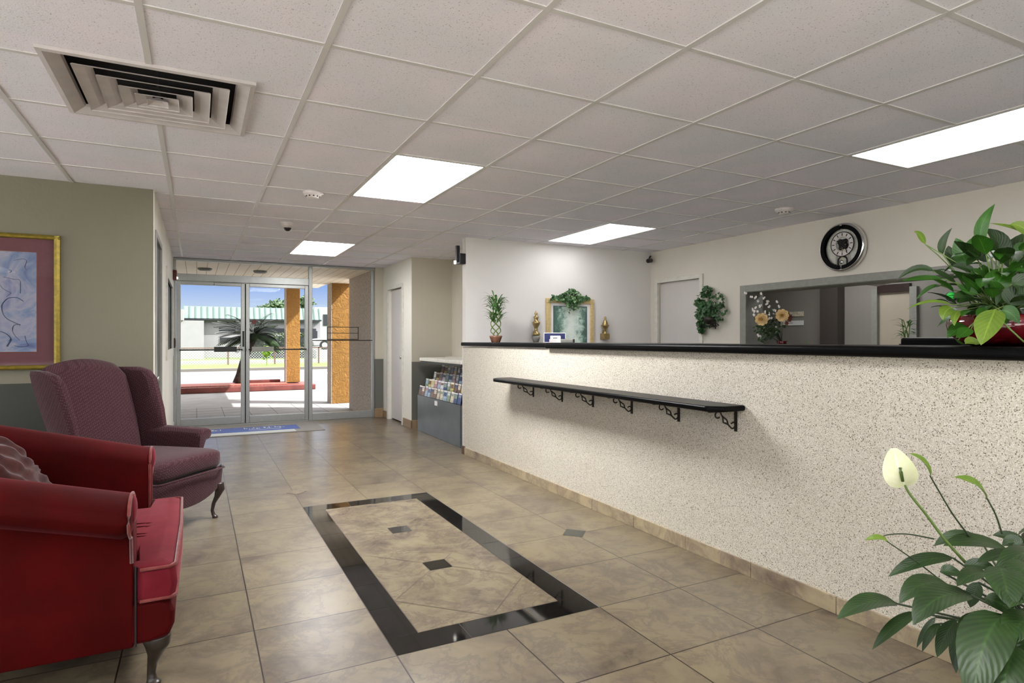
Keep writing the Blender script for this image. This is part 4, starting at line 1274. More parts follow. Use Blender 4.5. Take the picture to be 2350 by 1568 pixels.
MB().lathe([(.104, -.034), (.110, -.040), (.112, -.034)], (0, 0, .028), 40, 'x', cap=False).build('ring_edge', 'black_metal', t)
mb = MB()
for k in range(12):
    a_ = k*math.pi/6
    mb.box(-.039, -.0365, -.0035, .0035, .074, .098, Matrix.Translation((0, 0, .028)) @ Matrix.Rotation(a_, 4, 'X'))
mb.build('hour_marker', 'black_metal', t)
for (cy_, cz_, r_) in ((0, .028, .040), (.026, .05, .022), (-.024, .012, .024), (.02, .0, .018), (-.022, .052, .018)):
    mb = MB().lathe([(r_*.72, -.020), (r_*.72, -.027), (r_, -.027), (r_, -.020)], (0, cy_, cz_), 24, 'x', cap=False)
    for k in range(14):
        a_ = k*2*math.pi/14; mb.box(-.027, -.020, -.003, .003, r_-.002, r_+.005, Matrix.Translation((0, cy_, cz_)) @ Matrix.Rotation(a_, 4, 'X'))
    for k in range(3):
        mb.box(-.025, -.022, -.002, .002, -r_*.8, r_*.8, Matrix.Translation((0, cy_, cz_)) @ Matrix.Rotation(k*math.pi/3+.3, 4, 'X'))
    mb.build('gear', 'black_metal', t)
for ang, L_, wd in ((-.95, .058, .004), (2.5, .085, .003)):
    MB().box(-.044, -.042, -wd, wd, -.012, L_, Matrix.Translation((0, 0, .028)) @ Matrix.Rotation(ang, 4, 'X')).build('hand', 'black_metal', t)
mb = MB().tube([(-.03, .042*math.sin(R(a_)), -.118+.038*math.cos(R(a_))) for a_ in range(-90, 91, 12)], .007, 8)
mb.box(-.035, -.025, -.047, -.037, -.155, -.118).box(-.035, -.025, .037, .047, -.155, -.118)
mb.build('pendulum_arch', 'black_metal', t)
MB().tube([(-.034, 0, .0), (-.034, .006, -.125)], .003, 6).build('pendulum_rod', 'brass', t)
MB().lathe([(.018, -.034), (.016, -.040), (.002, -.042)], (0, .006, -.130), 18, 'x').build('pendulum_bob', 'chrome', t, smooth=True)
mb = MB().box(-.028, -.012, .060, .068, -.15, .05).box(-.028, -.012, -.068, -.060, -.15, .02)
mb.build('pillar', 'chrome', t)
MB().lathe([(.001, -.056), (.10, -.054), (.166, -.050), (.17, -.049)], seg=40, axis='x', cap=False).build('cover_glass', 'glass_art', t, smooth=True)

# ================================================================ FLOOR MAT
t = thing('entrance_mat', 'grey entrance mat with a blue lettered panel before the doors', 'door mat', (.66, 8.90, 0))
M['mat_grey'] = fabric('grey mat pile', srgb(132, 128, 122), srgb(150, 146, 140), 90, 0.95, 0.2)
M['mat_blue'] = fabric('blue mat pile', srgb(70, 92, 160), srgb(84, 108, 172), 90, 0.95, 0.2)
M['mat_pale'] = fabric('pale mat pile', srgb(186, 192, 190), srgb(204, 208, 206), 90, 0.95, 0.2)
MB().loft([[(-.88, -.52, z), (.86, -.52, z), (.86, .52, z), (-.88, .52, z)] for z in (.0005, .007)]).build('pile', 'mat_grey', t, bevel=.003)
B(-.70, .58, -.26, .16, .007, .0085).build('logo_panel', 'mat_blue', t)
B(-.74, .50, -.48, -.27, .007, .0082).build('pale_band', 'mat_pale', t)
mb = MB(); random.seed(4)
for x0_, n_, y0_ in ((-.66, 11, -.06), (-.10, 17, -.04)):
    x = x0_
    for k in range(n_):
        wd = random.choice((.012, .018, .03)); ht = random.choice((.05, .09, .14))
        mb.box(x, x+wd, y0_+random.choice((0, .03)), y0_+ht, .0085, .0095)
        x += wd+random.choice((.008, .014))
mb.box(-.05, .35, -.15, -.12, .0085, .0095)
mb.build('white_lettering', 'mat_pale', t)

# sidelight rail with document frame
t = thing('notice_frame', 'thin black notice frame on a rail across the side light', 'notice holder', (1.97, 9.44, 1.188))
MB().tube([(-.47, .012, 0), (.49, .012, 0)], .007, 8).build('rail', 'black_metal', t)
mb = MB().box(-.235, .235, 0, .012, .01, .022).box(-.235, .235, 0, .012, .195, .205).box(-.235, .235, 0, .012, .105, .113).box(-.235, -.225, 0, .012, .01, .205).box(.225, .235, 0, .012, .01, .205)
mb.build('frame', 'black_metal', t)

# ================================================================ THINGS ON THE COUNTER
CT = 1.1755
t = thing('card_display', 'navy blue card stand with white edge on the counter', 'card stand', (2.62, 4.335, 1.1755), rz=-.45)
B(-.086, .086, -.002, .004, 0, .078).build('panel', 'navy', t)
mb = MB().box(-.090, .090, -.0035, .005, .076, .081).box(-.090, .090, -.0035, .005, 0, .004).box(-.090, -.086, -.0035, .005, 0, .08).box(.086, .090, -.0035, .005, 0, .08)
mb.build('edging', 'paper', t)
t = thing('business_card_holder', 'clear holder of white business cards before the navy stand', 'card holder', (2.597, 4.285, 1.1755), rz=-.45)
mb = MB().box(-.050, .046, -.028, .028, 0, .004).box(-.05, .046, -.030, -.026, 0, .026).box(-.05, .046, .016, .02, 0, .028).box(-.05, -.047, -.03, .02, 0, .026).box(.043, .046, -.03, .02, 0, .026)
mb.build('holder', 'white_plastic', t)
mb = MB()
for k in range(7): mb.box(-.042, .040, -.022+k*.005, -.0205+k*.005, .004, .050+.001*k)
mb.build('card_stack', 'paper', t)
MB().box(-.022, .012, -.0228, -.022, .034, .040).build('print_line', 'alu_dark', t)
t = thing('tape_dispenser', 'small grey box beside the navy card stand', 'desk box', (2.66, 4.20, 1.1755), rz=-.45)
B(-.055, .040, -.025, .025, 0, .028).build('body', 'trim_grey', t, bevel=.004)
B(.040, .055, -.025, .025, 0, .028).build('end_cap', 'black_plastic', t, bevel=.003)

def mon():
    t = thing('computer_monitor', 'back of a black monitor with silver edge behind the counter', 'monitor', (3.08, 1.55, .74))
    B(-.015, .012, -.30, .26, .12, .468).build('back_shell', 'black_gloss', t, bevel=.010, seg=4)
    B(.012, .020, -.302, .262, .118, .470).build('bezel', 'alu', t, bevel=.008, seg=3)
    MB().tube([(.0, -.02, .005), (.0, -.02, .2)], .02, 12).build('stand', 'black_plastic', t)
    MB().lathe([(.11, 0), (.11, .008), (.03, .016)], (0, -.02, 0), 24).build('foot', 'black_plastic', t)
mon()

# ================================================================ OFFICE THINGS
for (z0, lab) in ((1.512, 'upper of two cream name plates on the office wall'), (1.392, 'lower of two cream name plates on the office wall')):
    t = thing('name_plate', lab, 'name plate', (7.2, 5.70, z0), group='name plates on the office wall')
    B(-.012, 0, -.19, .19, 0, .064).build('plate', 'card_cream' if z0 > 1.45 else 'paper', t, bevel=.002)
    MB().box(-.0126, -.012, -.03, .13, .028, .036).build('engraved_line', 'trim_grey', t)
p_ = view_pt(2012, 655, 6.45)
t = thing('pendant_lamp', 'pale glass bowl lamp hanging in the office', 'lamp', (p_.x, p_.y, p_.z))
MB().lathe([(.008, -.012), (.03, -.006), (.09, .008), (.135, .022), (.14, .026), (.10, .020), (.01, .004)], seg=32).build('bowl', 'white_plastic', t, smooth=True)
MB().tube([(0, 0, .0), (0, 0, HC-.02-p_.z)], .008, 8).build('rod', 'alu', t)
MB().lathe([(.05, HC-.045-p_.z), (.05, HC-.02-p_.z)], seg=20).build('canopy', 'alu', t)
MB().ball((0, 0, .045), .03).build('bulb', 'led', t)
p_ = view_pt(2183, 680, 7.2); k_ = 7.19/p_.x
p_ = view_pt(2183, 680, 7.2*k_)
t = thing('indicator_lamp', 'round green light on the dark office wall', 'indicator light', (7.2, p_.y, p_.z))
MB().lathe([(.055, 0), (.055, -.02), (.045, -.022)], seg=24, axis='x').build('ring', 'black_plastic', t)
MB().lathe([(.045, -.02), (.036, -.032), (.004, -.036)], seg=24, axis='x').build('lens', 'green_led', t, smooth=True)

# ================================================================ ORNAMENTAL WALL URNS
def urn(x, z, prof, lab, base):
    t = thing('wall_urn', lab, 'ornament', (x, 6.16-.052, z), group='brass urn ornaments')
    MB().lathe(prof, seg=32).build('urn', 'brass', t, smooth=True)
    if base: B(-.040, .040, -.040, .052, -.06, .012).build('plinth', 'brass', t, bevel=.004)
    else: MB().lathe([(.030, -.075), (.046, -.03), (.048, -.005), (.03, .0)], seg=28).build('bracket', 'trim_grey', t, smooth=True)
    B(-.012, .012, .020, .052, .02, .05).build('wall_hook', 'brass', t)
    return t
urn(3.443, 1.245, [(.030, 0), (.045, .006), (.047, .02), (.038, .034), (.020, .044), (.018, .060), (.024, .066), (.017, .074), (.020, .088), (.034, .115), (.046, .140), (.048, .150), (.034, .160), (.026, .168), (.020, .180), (.026, .196), (.029, .212), (.018, .224), (.010, .232), (.018, .246), (.014, .262), (.006, .276), (.001, .285)],
    'left brass urn ornament with double bulb on the back wall', False)
urn(4.404, 1.262, [(.026, 0), (.028, .010), (.018, .02), (.016, .045), (.022, .054), (.020, .062), (.040, .092), (.052, .108), (.050, .114), (.036, .118), (.034, .135), (.024, .158), (.014, .176), (.013, .19), (.016, .20), (.010, .212), (.001, .22)],
    'right brass urn ornament on a ribbed square plinth', True)

# pale rug added in the unseen rear lobby to bounce light upward
t = thing('bounce_rug', 'large cream rug added to bounce light in the unseen rear lobby', 'rug', (-.6, -1.75, 0))
M['rug'] = fabric('cream bounce rug', srgb(236, 230, 216), srgb(242, 238, 226), 30, 0.95, 0.1)
MB().loft([[(-2.6, -1.15, z), (2.7, -1.15, z), (2.7, 1.15, z), (-2.6, 1.15, z)] for z in (.0005, .012)]).build('pile', 'rug', t, bevel=.004)
# ================================================================ CRIMSON ARMCHAIR (faces +x)
t = thing('armchair', 'crimson velvet armchair with rolled arms, nearest the camera', 'armchair', (-.50, 2.92, 0))
def arm_ring(x, sg, top, hw_=.52, zb=.165, roll=.072):
    """closed section in y/z at x; sg = side (-1 near, +1 far)"""
    c_y, c_z = hw_-.020, top-roll
    P = [(hw_-.140, .30), (hw_-.137, c_z-.06)]
    for a_ in (176, 158, 138, 115, 92, 68, 44, 20, -5, -32, -62):
        P.append((c_y+roll*1.55*math.cos(R(a_)), c_z+roll*math.sin(R(a_))))
    P += [(hw_+.005, c_z-roll*.98), (hw_-.012, c_z-.16), (hw_-.01, .30), (hw_-.012, zb), (hw_-.16, zb)]
    return [(x, sg*y, z) for y, z in P]
def arm_top(x): return .682+max(0, .30-x)*.25 if x < .30 else .682
for sg in (-1, 1):
    xs = [-.46, -.30, -.15, 0, .12, .22, .28, .305, .312]
    rings = []
    for x in xs:
        tp = arm_top(x); k = 1.0
        rr = arm_ring(x, sg, tp, roll=.074 if x < .30 else (.068 if x < .31 else .058))
        if sg > 0: rr = rr[::-1]
        rings.append(rr)
    MB().loft(rings).build('arm', 'velvet', t, smooth=True, bevel=.008, seg=2)
    # piping round the front of the arm
    rr = arm_ring(.306, sg, .682, roll=.071)
    MB().tube(rr[:15], .0055, 6).build('arm_piping', 'piping', t, smooth=True)
    # pleated front facing of the roll
    fc = [(.3125, y*1.0, z) for (_, y, z) in arm_ring(.31, sg, .676, roll=.050)]
    cyy = sum(p[1] for p in fc[2:13])/11; czz = sum(p[2] for p in fc[2:13])/11
    MB().ball((.308, cyy, czz-.01), .016, .045, .052, 1.0, 16, 10).build('arm_facing', 'velvet_pink', t, smooth=True)
# seat frame (front rail bows out below the cushion)
rings = []
for y in (-.508, -.49, -.3, 0, .3, .49, .508):
    e = .012 if abs(y) > .5 else 0
    rings.append([(-.46, y, .168+e), (.36, y, .168+e), (.415-e, y, .18+e), (.432-e, y, .22), (.434-e, y, .265), (.418-e, y, .30-e), (.40-e, y, .315-e), (-.46, y, .315-e)])
MB().loft(rings).build('seat_frame', 'velvet', t, smooth=False, bevel=.006)
# T cushion with a crown
def tcush():
    out = [(-.30, -.335), (.315, -.335), (.322, -.50), (.34, -.515), (.42, -.515), (.438, -.49), (.445, 0), (.438, .49), (.42, .515), (.34, .515), (.322, .50), (.315, .335), (-.30, .335)]
    def rs(z, ins):
        return [(x-ins*(1 if x > .33 else (-1 if x < -.2 else 0)), y-ins*(1 if y > 0 else (-1 if y < 0 else 0)), z+.012*math.cos(y*3.0)) for x, y in out]
    mb = MB(); mb.loft([rs(.305, .02), rs(.315, .004), rs(.36, -.004), rs(.41, .002), rs(.428, .014), rs(.438, .05)])
    return mb
tcush().build('seat_cushion', 'velvet_pink', t, smooth=True, bevel=.014, seg=3)
mb = MB()
mb.tube([(.33, -.512, .424), (.42, -.512, .424), (.436, -.49, .426), (.443, 0, .436), (.436, .49, .426), (.42, .512, .424), (.33, .512, .424)], .006, 6)
mb.tube([(.33, -.512, .318), (.42, -.512, .318), (.436, -.49, .318), (.443, 0, .322), (.436, .49, .318), (.42, .512, .318)], .006, 6)
mb.build('cushion_piping', 'piping', t, smooth=True)
mb = MB()
for yy in (-.17, -.135, -.03, .02):
    mb.tube([(-.2, yy, .4455), (.1, yy+.006, .4465), (.30, yy-.004, .445), (.385, yy, .436)], .0035, 6)
mb.build('cushion_crease', 'velvet', t, smooth=True)
# back: scooped, leaning
rings = []
for z, x0, x1, wy in ((.17, -.47, -.36, .44), (.45, -.50, -.31, .44), (.62, -.53, -.32, .44), (.78, -.56, -.36, .44), (.88, -.58, -.41, .42), (.92, -.575, -.45, .38), (.935, -.55, -.49, .30)):
    rings.append([(x0, -wy, z), (x1, -wy*.96, z), (x1+.02, 0, z), (x1, wy*.96, z), (x0, wy, z), (x0-.01, 0, z)])
MB().loft(rings).build('backrest', 'velvet', t, smooth=True, bevel=.02, seg=3)
def cabriole(name, h, sx, sy, par, mat, loc, out=(1, -1)):
    """queen anne leg: knee out, ankle in, pad foot"""
    o_ = Vector((out[0], out[1], 0)).normalized()
    prof = [(0, 1.0, .95), (.08, 1.0, 1.0), (.2, .85, 1.25), (.38, .55, .85), (.58, .36, .20), (.78, .30, -.05), (.9, .36, .15), (.95, .52, .42), (1.0, .50, .45)]
    pts = []; rad = []
    for t_, r_, off in prof:
        pts.append(Vector((0, 0, h*(1-t_))) + o_*(sx*off)); rad.append(sy*r_)
    pp = []; rr = []
    for i in range(len(pts)-1):
        for k in range(3):
            q_ = k/3; pp.append(pts[i].lerp(pts[i+1], q_)); rr.append(rad[i]*(1-q_)+rad[i+1]*q_)
    pp.append(pts[-1]); rr.append(rad[-1])
    ln = []
    for p, r_ in zip(pp, rr):
        ln.append([p+Vector((r_*math.cos(a_*math.pi/6), r_*math.sin(a_*math.pi/6), 0)) for a_ in range(12)])
    o = MB().loft(ln[::-1]).build(name, mat, par, smooth=True)
    o.location = loc
    return o
for (x, y) in ((.36, -.44), (.36, .44), (-.42, -.42), (-.42, .42)):
    cabriole('leg', .175, .022, .045, t, 'leg_wood', (x, y, .0), (1 if x > 0 else -1, -1 if y < 0 else 1))
MB().tube([(.318, -.512, .17), (.318, -.512, .44)], .003, 6).build('side_seam', 'duct', t)

t = thing('ruched_pillow', 'plum ruched pillow leaning in the crimson armchair', 'pillow', (-.615, 2.90, .432))
tl = Matrix.Translation((0, 0, .205)) @ Matrix.Rotation(R(-30), 4, 'Y') @ Matrix.Rotation(R(14), 4, 'X')
def pfn(p):
    r_ = max(abs(p.y), abs(p.z))/.215
    return Vector((p.x*(1-.6*r_**3) + .009*math.sin(p.y*70+p.z*45+1.6*math.sin(p.z*26)) + .004*math.sin(p.z*70-p.y*30), p.y, p.z))
MB().ball((0, 0, 0), .085, .215, .205, .62, 150, 90, tl, pfn).build('cover', 'pillow', t, smooth=True)

# ================================================================ MAUVE WING CHAIR
WT = R(-40)
t = thing('wing_chair', 'mauve wing chair with cabriole legs against the lounge wall', 'armchair', (-.318, 4.572, 0), rz=WT)
# local x forward, y = sitter's left; seat front at x=+.36
def soft(o_, w_=.012, s_=3):
    b_ = o_.modifiers.new('bevel', 'BEVEL'); b_.width = w_; b_.segments = s_; b_.limit_method = 'ANGLE'; return o_
# apron with a serpentine lower edge
n = 24; rings = []
for k in range(n+1):
    y = -.33+.66*k/n; u = abs(y)/.33
    zb = .15+.075*(u**2.2) ; xf = .365-.03*u*u
    rings.append([(-.30, y, .24), (xf-.02, y, zb+.01), (xf, y, zb), (xf+.012, y, .33), (xf, y, .345), (-.30, y, .345)])
MB().loft(rings).build('seat_frame', 'mauve', t, smooth=False, bevel=.008)
# seat cushion
def cf(p): return Vector((p.x, p.y, p.z+.012*(1-(p.y/.33)**2)))
MB().ball((.05, 0, .405), .345, .335, .068, .38, 48, 20, None, cf).build('seat_cushion', 'mauve', t, smooth=True)
MB().tube([(.34, -.315, .35), (.40, -.27, .35), (.408, 0, .352), (.40, .27, .35), (.34, .315, .35)], .007, 8).build('cushion_welt', 'mauve', t, smooth=True)
# backrest with a camel crest
rings = []
for k in range(21):
    y = -.30+.60*k/20; u = abs(y)/.30
    zt = 1.075-.060*u**2-.03*max(0, u-.85)*6
    ring = []
    for s_ in (0, .25, .5, .75, .93):
        z = .36+(zt-.36)*s_
        ring.append((-.215-.20*s_+.018*math.sin(math.pi*s_)-.02*u*u*0, y*(.84+.16*s_), z))
    ring.append((-.215-.20-.045, y, zt+.004))
    for s_ in (.93, .6, .3, 0):
        z = .30+(zt-.30)*s_
        ring.append((-.325-.185*s_, y*(.84+.16*s_), z))
    rings.append(ring)
MB().loft(rings).build('backrest', 'mauve', t, smooth=True, bevel=.01)
# wings, one slab each, curving from the back's sides to the arms
for sg in (-1, 1):
    rings = []
    prof = [(.46, -.16, .020), (.60, -.13, .030), (.72, -.155, .036), (.84, -.195, .040), (.93, -.225, .040), (.985, -.275, .036), (1.01, -.35, .024)]
    for z, xf, th in prof:
        xb = -.27-.22*((z-.36)/.7); y0 = sg*(.262+.045*(z-.4)); yf = sg*(.325+.03*(z-.4))
        rings.append([(xb, y0-sg*.01, z), ((xb+xf)/2, (y0+yf)/2-sg*th*.6, z), (xf-.02, yf-sg*th, z), (xf+.012, yf-sg*th*.4, z), (xf+.014, yf+sg*th*.5, z), (xf-.01, yf+sg*th, z), ((xb+xf)/2, (y0+yf)/2+sg*th, z), (xb-.02, y0+sg*th, z)])
        if sg > 0: rings[-1].reverse()
    MB().loft(rings).build('wing', 'mauve', t, smooth=True, bevel=.008)
    # arm with an outward roll
    rings = []
    for x, zt, r_ in ((-.30, .615, .046), (-.18, .608, .050), (-.05, .602, .052), (.08, .598, .054), (.17, .596, .056), (.20, .592, .050), (.208, .585, .040)):
        yc = .345
        P = [(.285, .33), (.283, zt-r_)]
        for a_ in (160, 125, 90, 60, 30, 0, -30, -60, -90): P.append((yc+r_*1.1*math.cos(R(a_)), zt-r_*.8+r_*.8*math.sin(R(a_))))
        P += [(.335, zt-r_*1.8), (.325, .45), (.33, .33)]
        q_ = [(x-(.03 if z < .5 and x > .1 else 0), sg*y, z) for y, z in P]
        if sg > 0: q_.reverse()
        rings.append(q_)
    MB().loft(rings).build('arm', 'mauve', t, smooth=True, bevel=.006)
for (x, y) in ((.30, -.285), (.30, .285)): cabriole('leg', .235, .036, .036, t, 'dark_wood', (x, y, 0), (1, -.7 if y < 0 else .7))
for (x, y) in ((-.27, -.23), (-.27, .23)): MB().tube([(x, y, .25), (x-.03, y, .12), (x-.06, y, 0)], .022, 8, .016).build('leg', 'dark_wood', t)

# ================================================================ PEACE LILY ON THE FLOOR
def lp(x, y, d, ox=1850, oy=1000, k=.3623): return view_pt(ox+x*k, oy+y*k, d)
lily = thing('peace_lily', 'large peace lily with one cream bloom in a planter by the counter', 'potted plant', (2.10, .80, 0))
base_l = Vector((2.10, .80, .34))
def rel(p, b_): return Vector(p)-b_
O_ = Vector((2.10, .80, 0))
MB().lathe([(.115, 0), (.12, .01), (.15, .27), (.162, .285), (.162, .31), (.150, .31), (.145, .28), (.02, .275)], seg=32).build('planter', 'terracotta', lily, smooth=True)
MB().lathe([(.144, .282), (.144, .290), (.002, .298)], seg=24).build('soil', 'soil', lily)
L = [ # base x,y, mid x,y, tip x,y, width(crop px), depth base, depth tip
 (575,1065, 400,1000, 195,1165, 125, 1.72, 1.62), (905,950, 720,880, 590,1065, 135, 1.70, 1.62), (1045,1010, 800,960, 680,1200, 180, 1.62, 1.50),
 (700,1120, 560,1180, 420,1355, 75, 1.74, 1.66), (930,775, 720,760, 520,895, 95, 1.82, 1.80), (1100,655, 940,600, 810,700, 85, 1.92, 1.94),
 (1270,720, 1050,630, 870,700, 115, 1.80, 1.78), (1400,770, 1240,730, 1080,805, 95, 1.7, 1.66), (1400,690, 1290,620, 1180,632, 75, 1.86, 1.9),
 (1150,870, 1050,850, 955,955, 105, 1.66, 1.6), (1235,835, 1250,900, 1305,1100, 190, 1.55, 1.42), (1130,1030, 1220,1040, 1350,1150, 115, 1.55, 1.5),
 (1110,1130, 1060,1220, 985,1410, 155, 1.58, 1.46), (950,1170, 870,1260, 830,1405, 85, 1.66, 1.6), (945,1260, 940,1360, 950,1505, 62, 1.7, 1.66),
 (850,1190, 780,1240, 735,1370, 48, 1.74, 1.7), (1250,1140, 1100,1230, 1050,1720, 270, 1.46, 1.30), (1330,1330, 1250,1450, 1230,1850, 270, 1.40, 1.26),
 (1420,1300, 1400,1500, 1440,1850, 250, 1.42, 1.3), (850,860, 900,840, 1010,900, 80, 1.75, 1.72), (1000,820, 1120,800, 1210,860, 80, 1.72, 1.68),
 (1090,930, 1060,1000, 1040,1090, 80, 1.68, 1.66), (1400,1000, 1330,960, 1290,1090, 170, 1.5, 1.42), (1450,850, 1340,800, 1330,960, 150, 1.55, 1.5),
 (1200,1180, 1150,1260, 1180,1420, 160, 1.52, 1.44), (1450,1150, 1330,1150, 1300,1330, 180, 1.46, 1.38), (1500,620, 1420,560, 1330,640, 90, 1.7, 1.8),
 (1420,1010, 1480,930, 1560,1010, 160, 1.6, 1.6), (1500,1250, 1600,1240, 1680,1400, 220, 1.5, 1.45), (1560,820, 1650,780, 1760,900, 180, 1.7, 1.7),
 (1500,1500, 1560,1560, 1600,1800, 220, 1.45, 1.4), (820,1150, 750,1230, 700,1345, 38, 1.78, 1.76), (1330,700, 1330,640, 1240,700, 90, 1.7, 1.72)]
mb = MB(); ms = MB()
for (bx, by, mx, my, tx, ty, wd, d0, d1) in L:
    p0, p1, p2 = lp(bx, by, d0)-O_, lp(mx, my, (d0+d1)/2)-O_, lp(tx, ty, d1)-O_
    for q_ in (p0, p1, p2): q_.z = max(q_.z, .02)
    wm = wd*.3623/1410*(d0+d1)/2
    view = (Vector((0, 0, CAM_H))-O_-p1).normalized()
    mb.blade([p0, p1, p2], wm*1.08, (view+Vector((0, 0, 1.2))).normalized(), .22, lambda t_: max(.03, (math.sin(math.pi*t_**.8))**.75), 10)
    c0 = Vector((random.uniform(-.05, .05), random.uniform(-.05, .05), .29))
    ms.tube([c0, c0.lerp(p0, .5)+Vector((0, 0, .05)), p0], .0042, 6, .003)
for k in range(26):
    a_ = k*2.4+.5; r_ = random.uniform(.12, .34); zz = random.uniform(.32, .66)
    p0 = Vector((math.cos(a_)*r_*.5, math.sin(a_)*r_*.5, zz)); p2 = Vector((math.cos(a_)*(r_+.16), math.sin(a_)*(r_+.16), zz-random.uniform(.0, .14)))
    if (p2+O_).x > 2.47: continue
    sd = (p2+O_); uu = sd.x*CS-sd.y*SN; dd_ = sd.x*SN+sd.y*CS
    if dd_ > 0 and 1175+1410*uu/dd_ < 2240: continue
    mb.blade([p0, (p0+p2)/2+Vector((0, 0, .07)), p2], .07, (0, 0, 1), .22, None, 9)
    ms.tube([(0, 0, .29), p0*.5+Vector((0, 0, .16)), p0], .004, 6)
mb.build('foliage', 'leaf_dark', lily, smooth=True)
ms.build('leaf_stalk', 'stem_dark', lily, smooth=True)
def stalk(pts, r0, r1, mat, nm='flower_stalk', d=1.75):
    P = [lp(x, y, d)-O_ for x, y in pts]
    return MB().tube(smooth_path(P, 6), r0, 8, r1).build(nm, mat, lily, smooth=True)
stalk([(1010,805), (880,660), (760,500), (650,360), (612,270), (597,212)], .0042, .003, 'stem')
sp1 = MB().blade([lp(628,318,1.75)-O_, lp(590,250,1.72)-O_, lp(555,80,1.76)-O_], .085, (Vector((0, 0, CAM_H))-lp(590,210,1.75)).normalized(), .18, lambda t_: max(.05, math.sin(math.pi*(t_*.93+.05)**.85))**.62, 14)
o = sp1.build('spathe', 'spathe', lily, smooth=True); o['label'] = 'open cream white bloom'
MB().tube([lp(612,290,1.735)-O_, lp(600,230,1.73)-O_, lp(597,205,1.735)-O_], .004, 8, .005).build('spadix', 'stem', lily, smooth=True)
stalk([(1035,640), (930,500), (840,350), (785,255)], .0026, .002, 'stem_dark', d=1.8)
MB().blade([lp(790,262,1.8)-O_, lp(760,150,1.79)-O_, lp(648,112,1.8)-O_], .030, (-.2, -.5, .9), .5).build('spathe', 'leaf_lime', lily, smooth=True)['label'] = 'narrow lime bud left of centre'
stalk([(1240,620), (1200,500), (1140,388)], .0026, .002, 'stem_dark', d=1.72)
MB().blade([lp(1142,395,1.72)-O_, lp(1090,280,1.7)-O_, lp(932,262,1.72)-O_], .038, (-.2, -.5, .9), .4).build('spathe', 'leaf_lime', lily, smooth=True)['label'] = 'narrow lime bud at the right'
stalk([(830,900), (700,800), (505,665)], .002, .0018, 'stem_dark', d=1.8)
MB().blade([lp(520,668,1.8)-O_, lp(450,630,1.79)-O_, lp(372,665,1.8)-O_], .022, (-.2, -.5, .9), .4).build('spathe', 'leaf_lime', lily, smooth=True)['label'] = 'small lime bud lowest on the left'
stalk([(810,655), (650,625), (540,625), (480,640)], .0022, .0016, 'stem_dark', d=1.85)

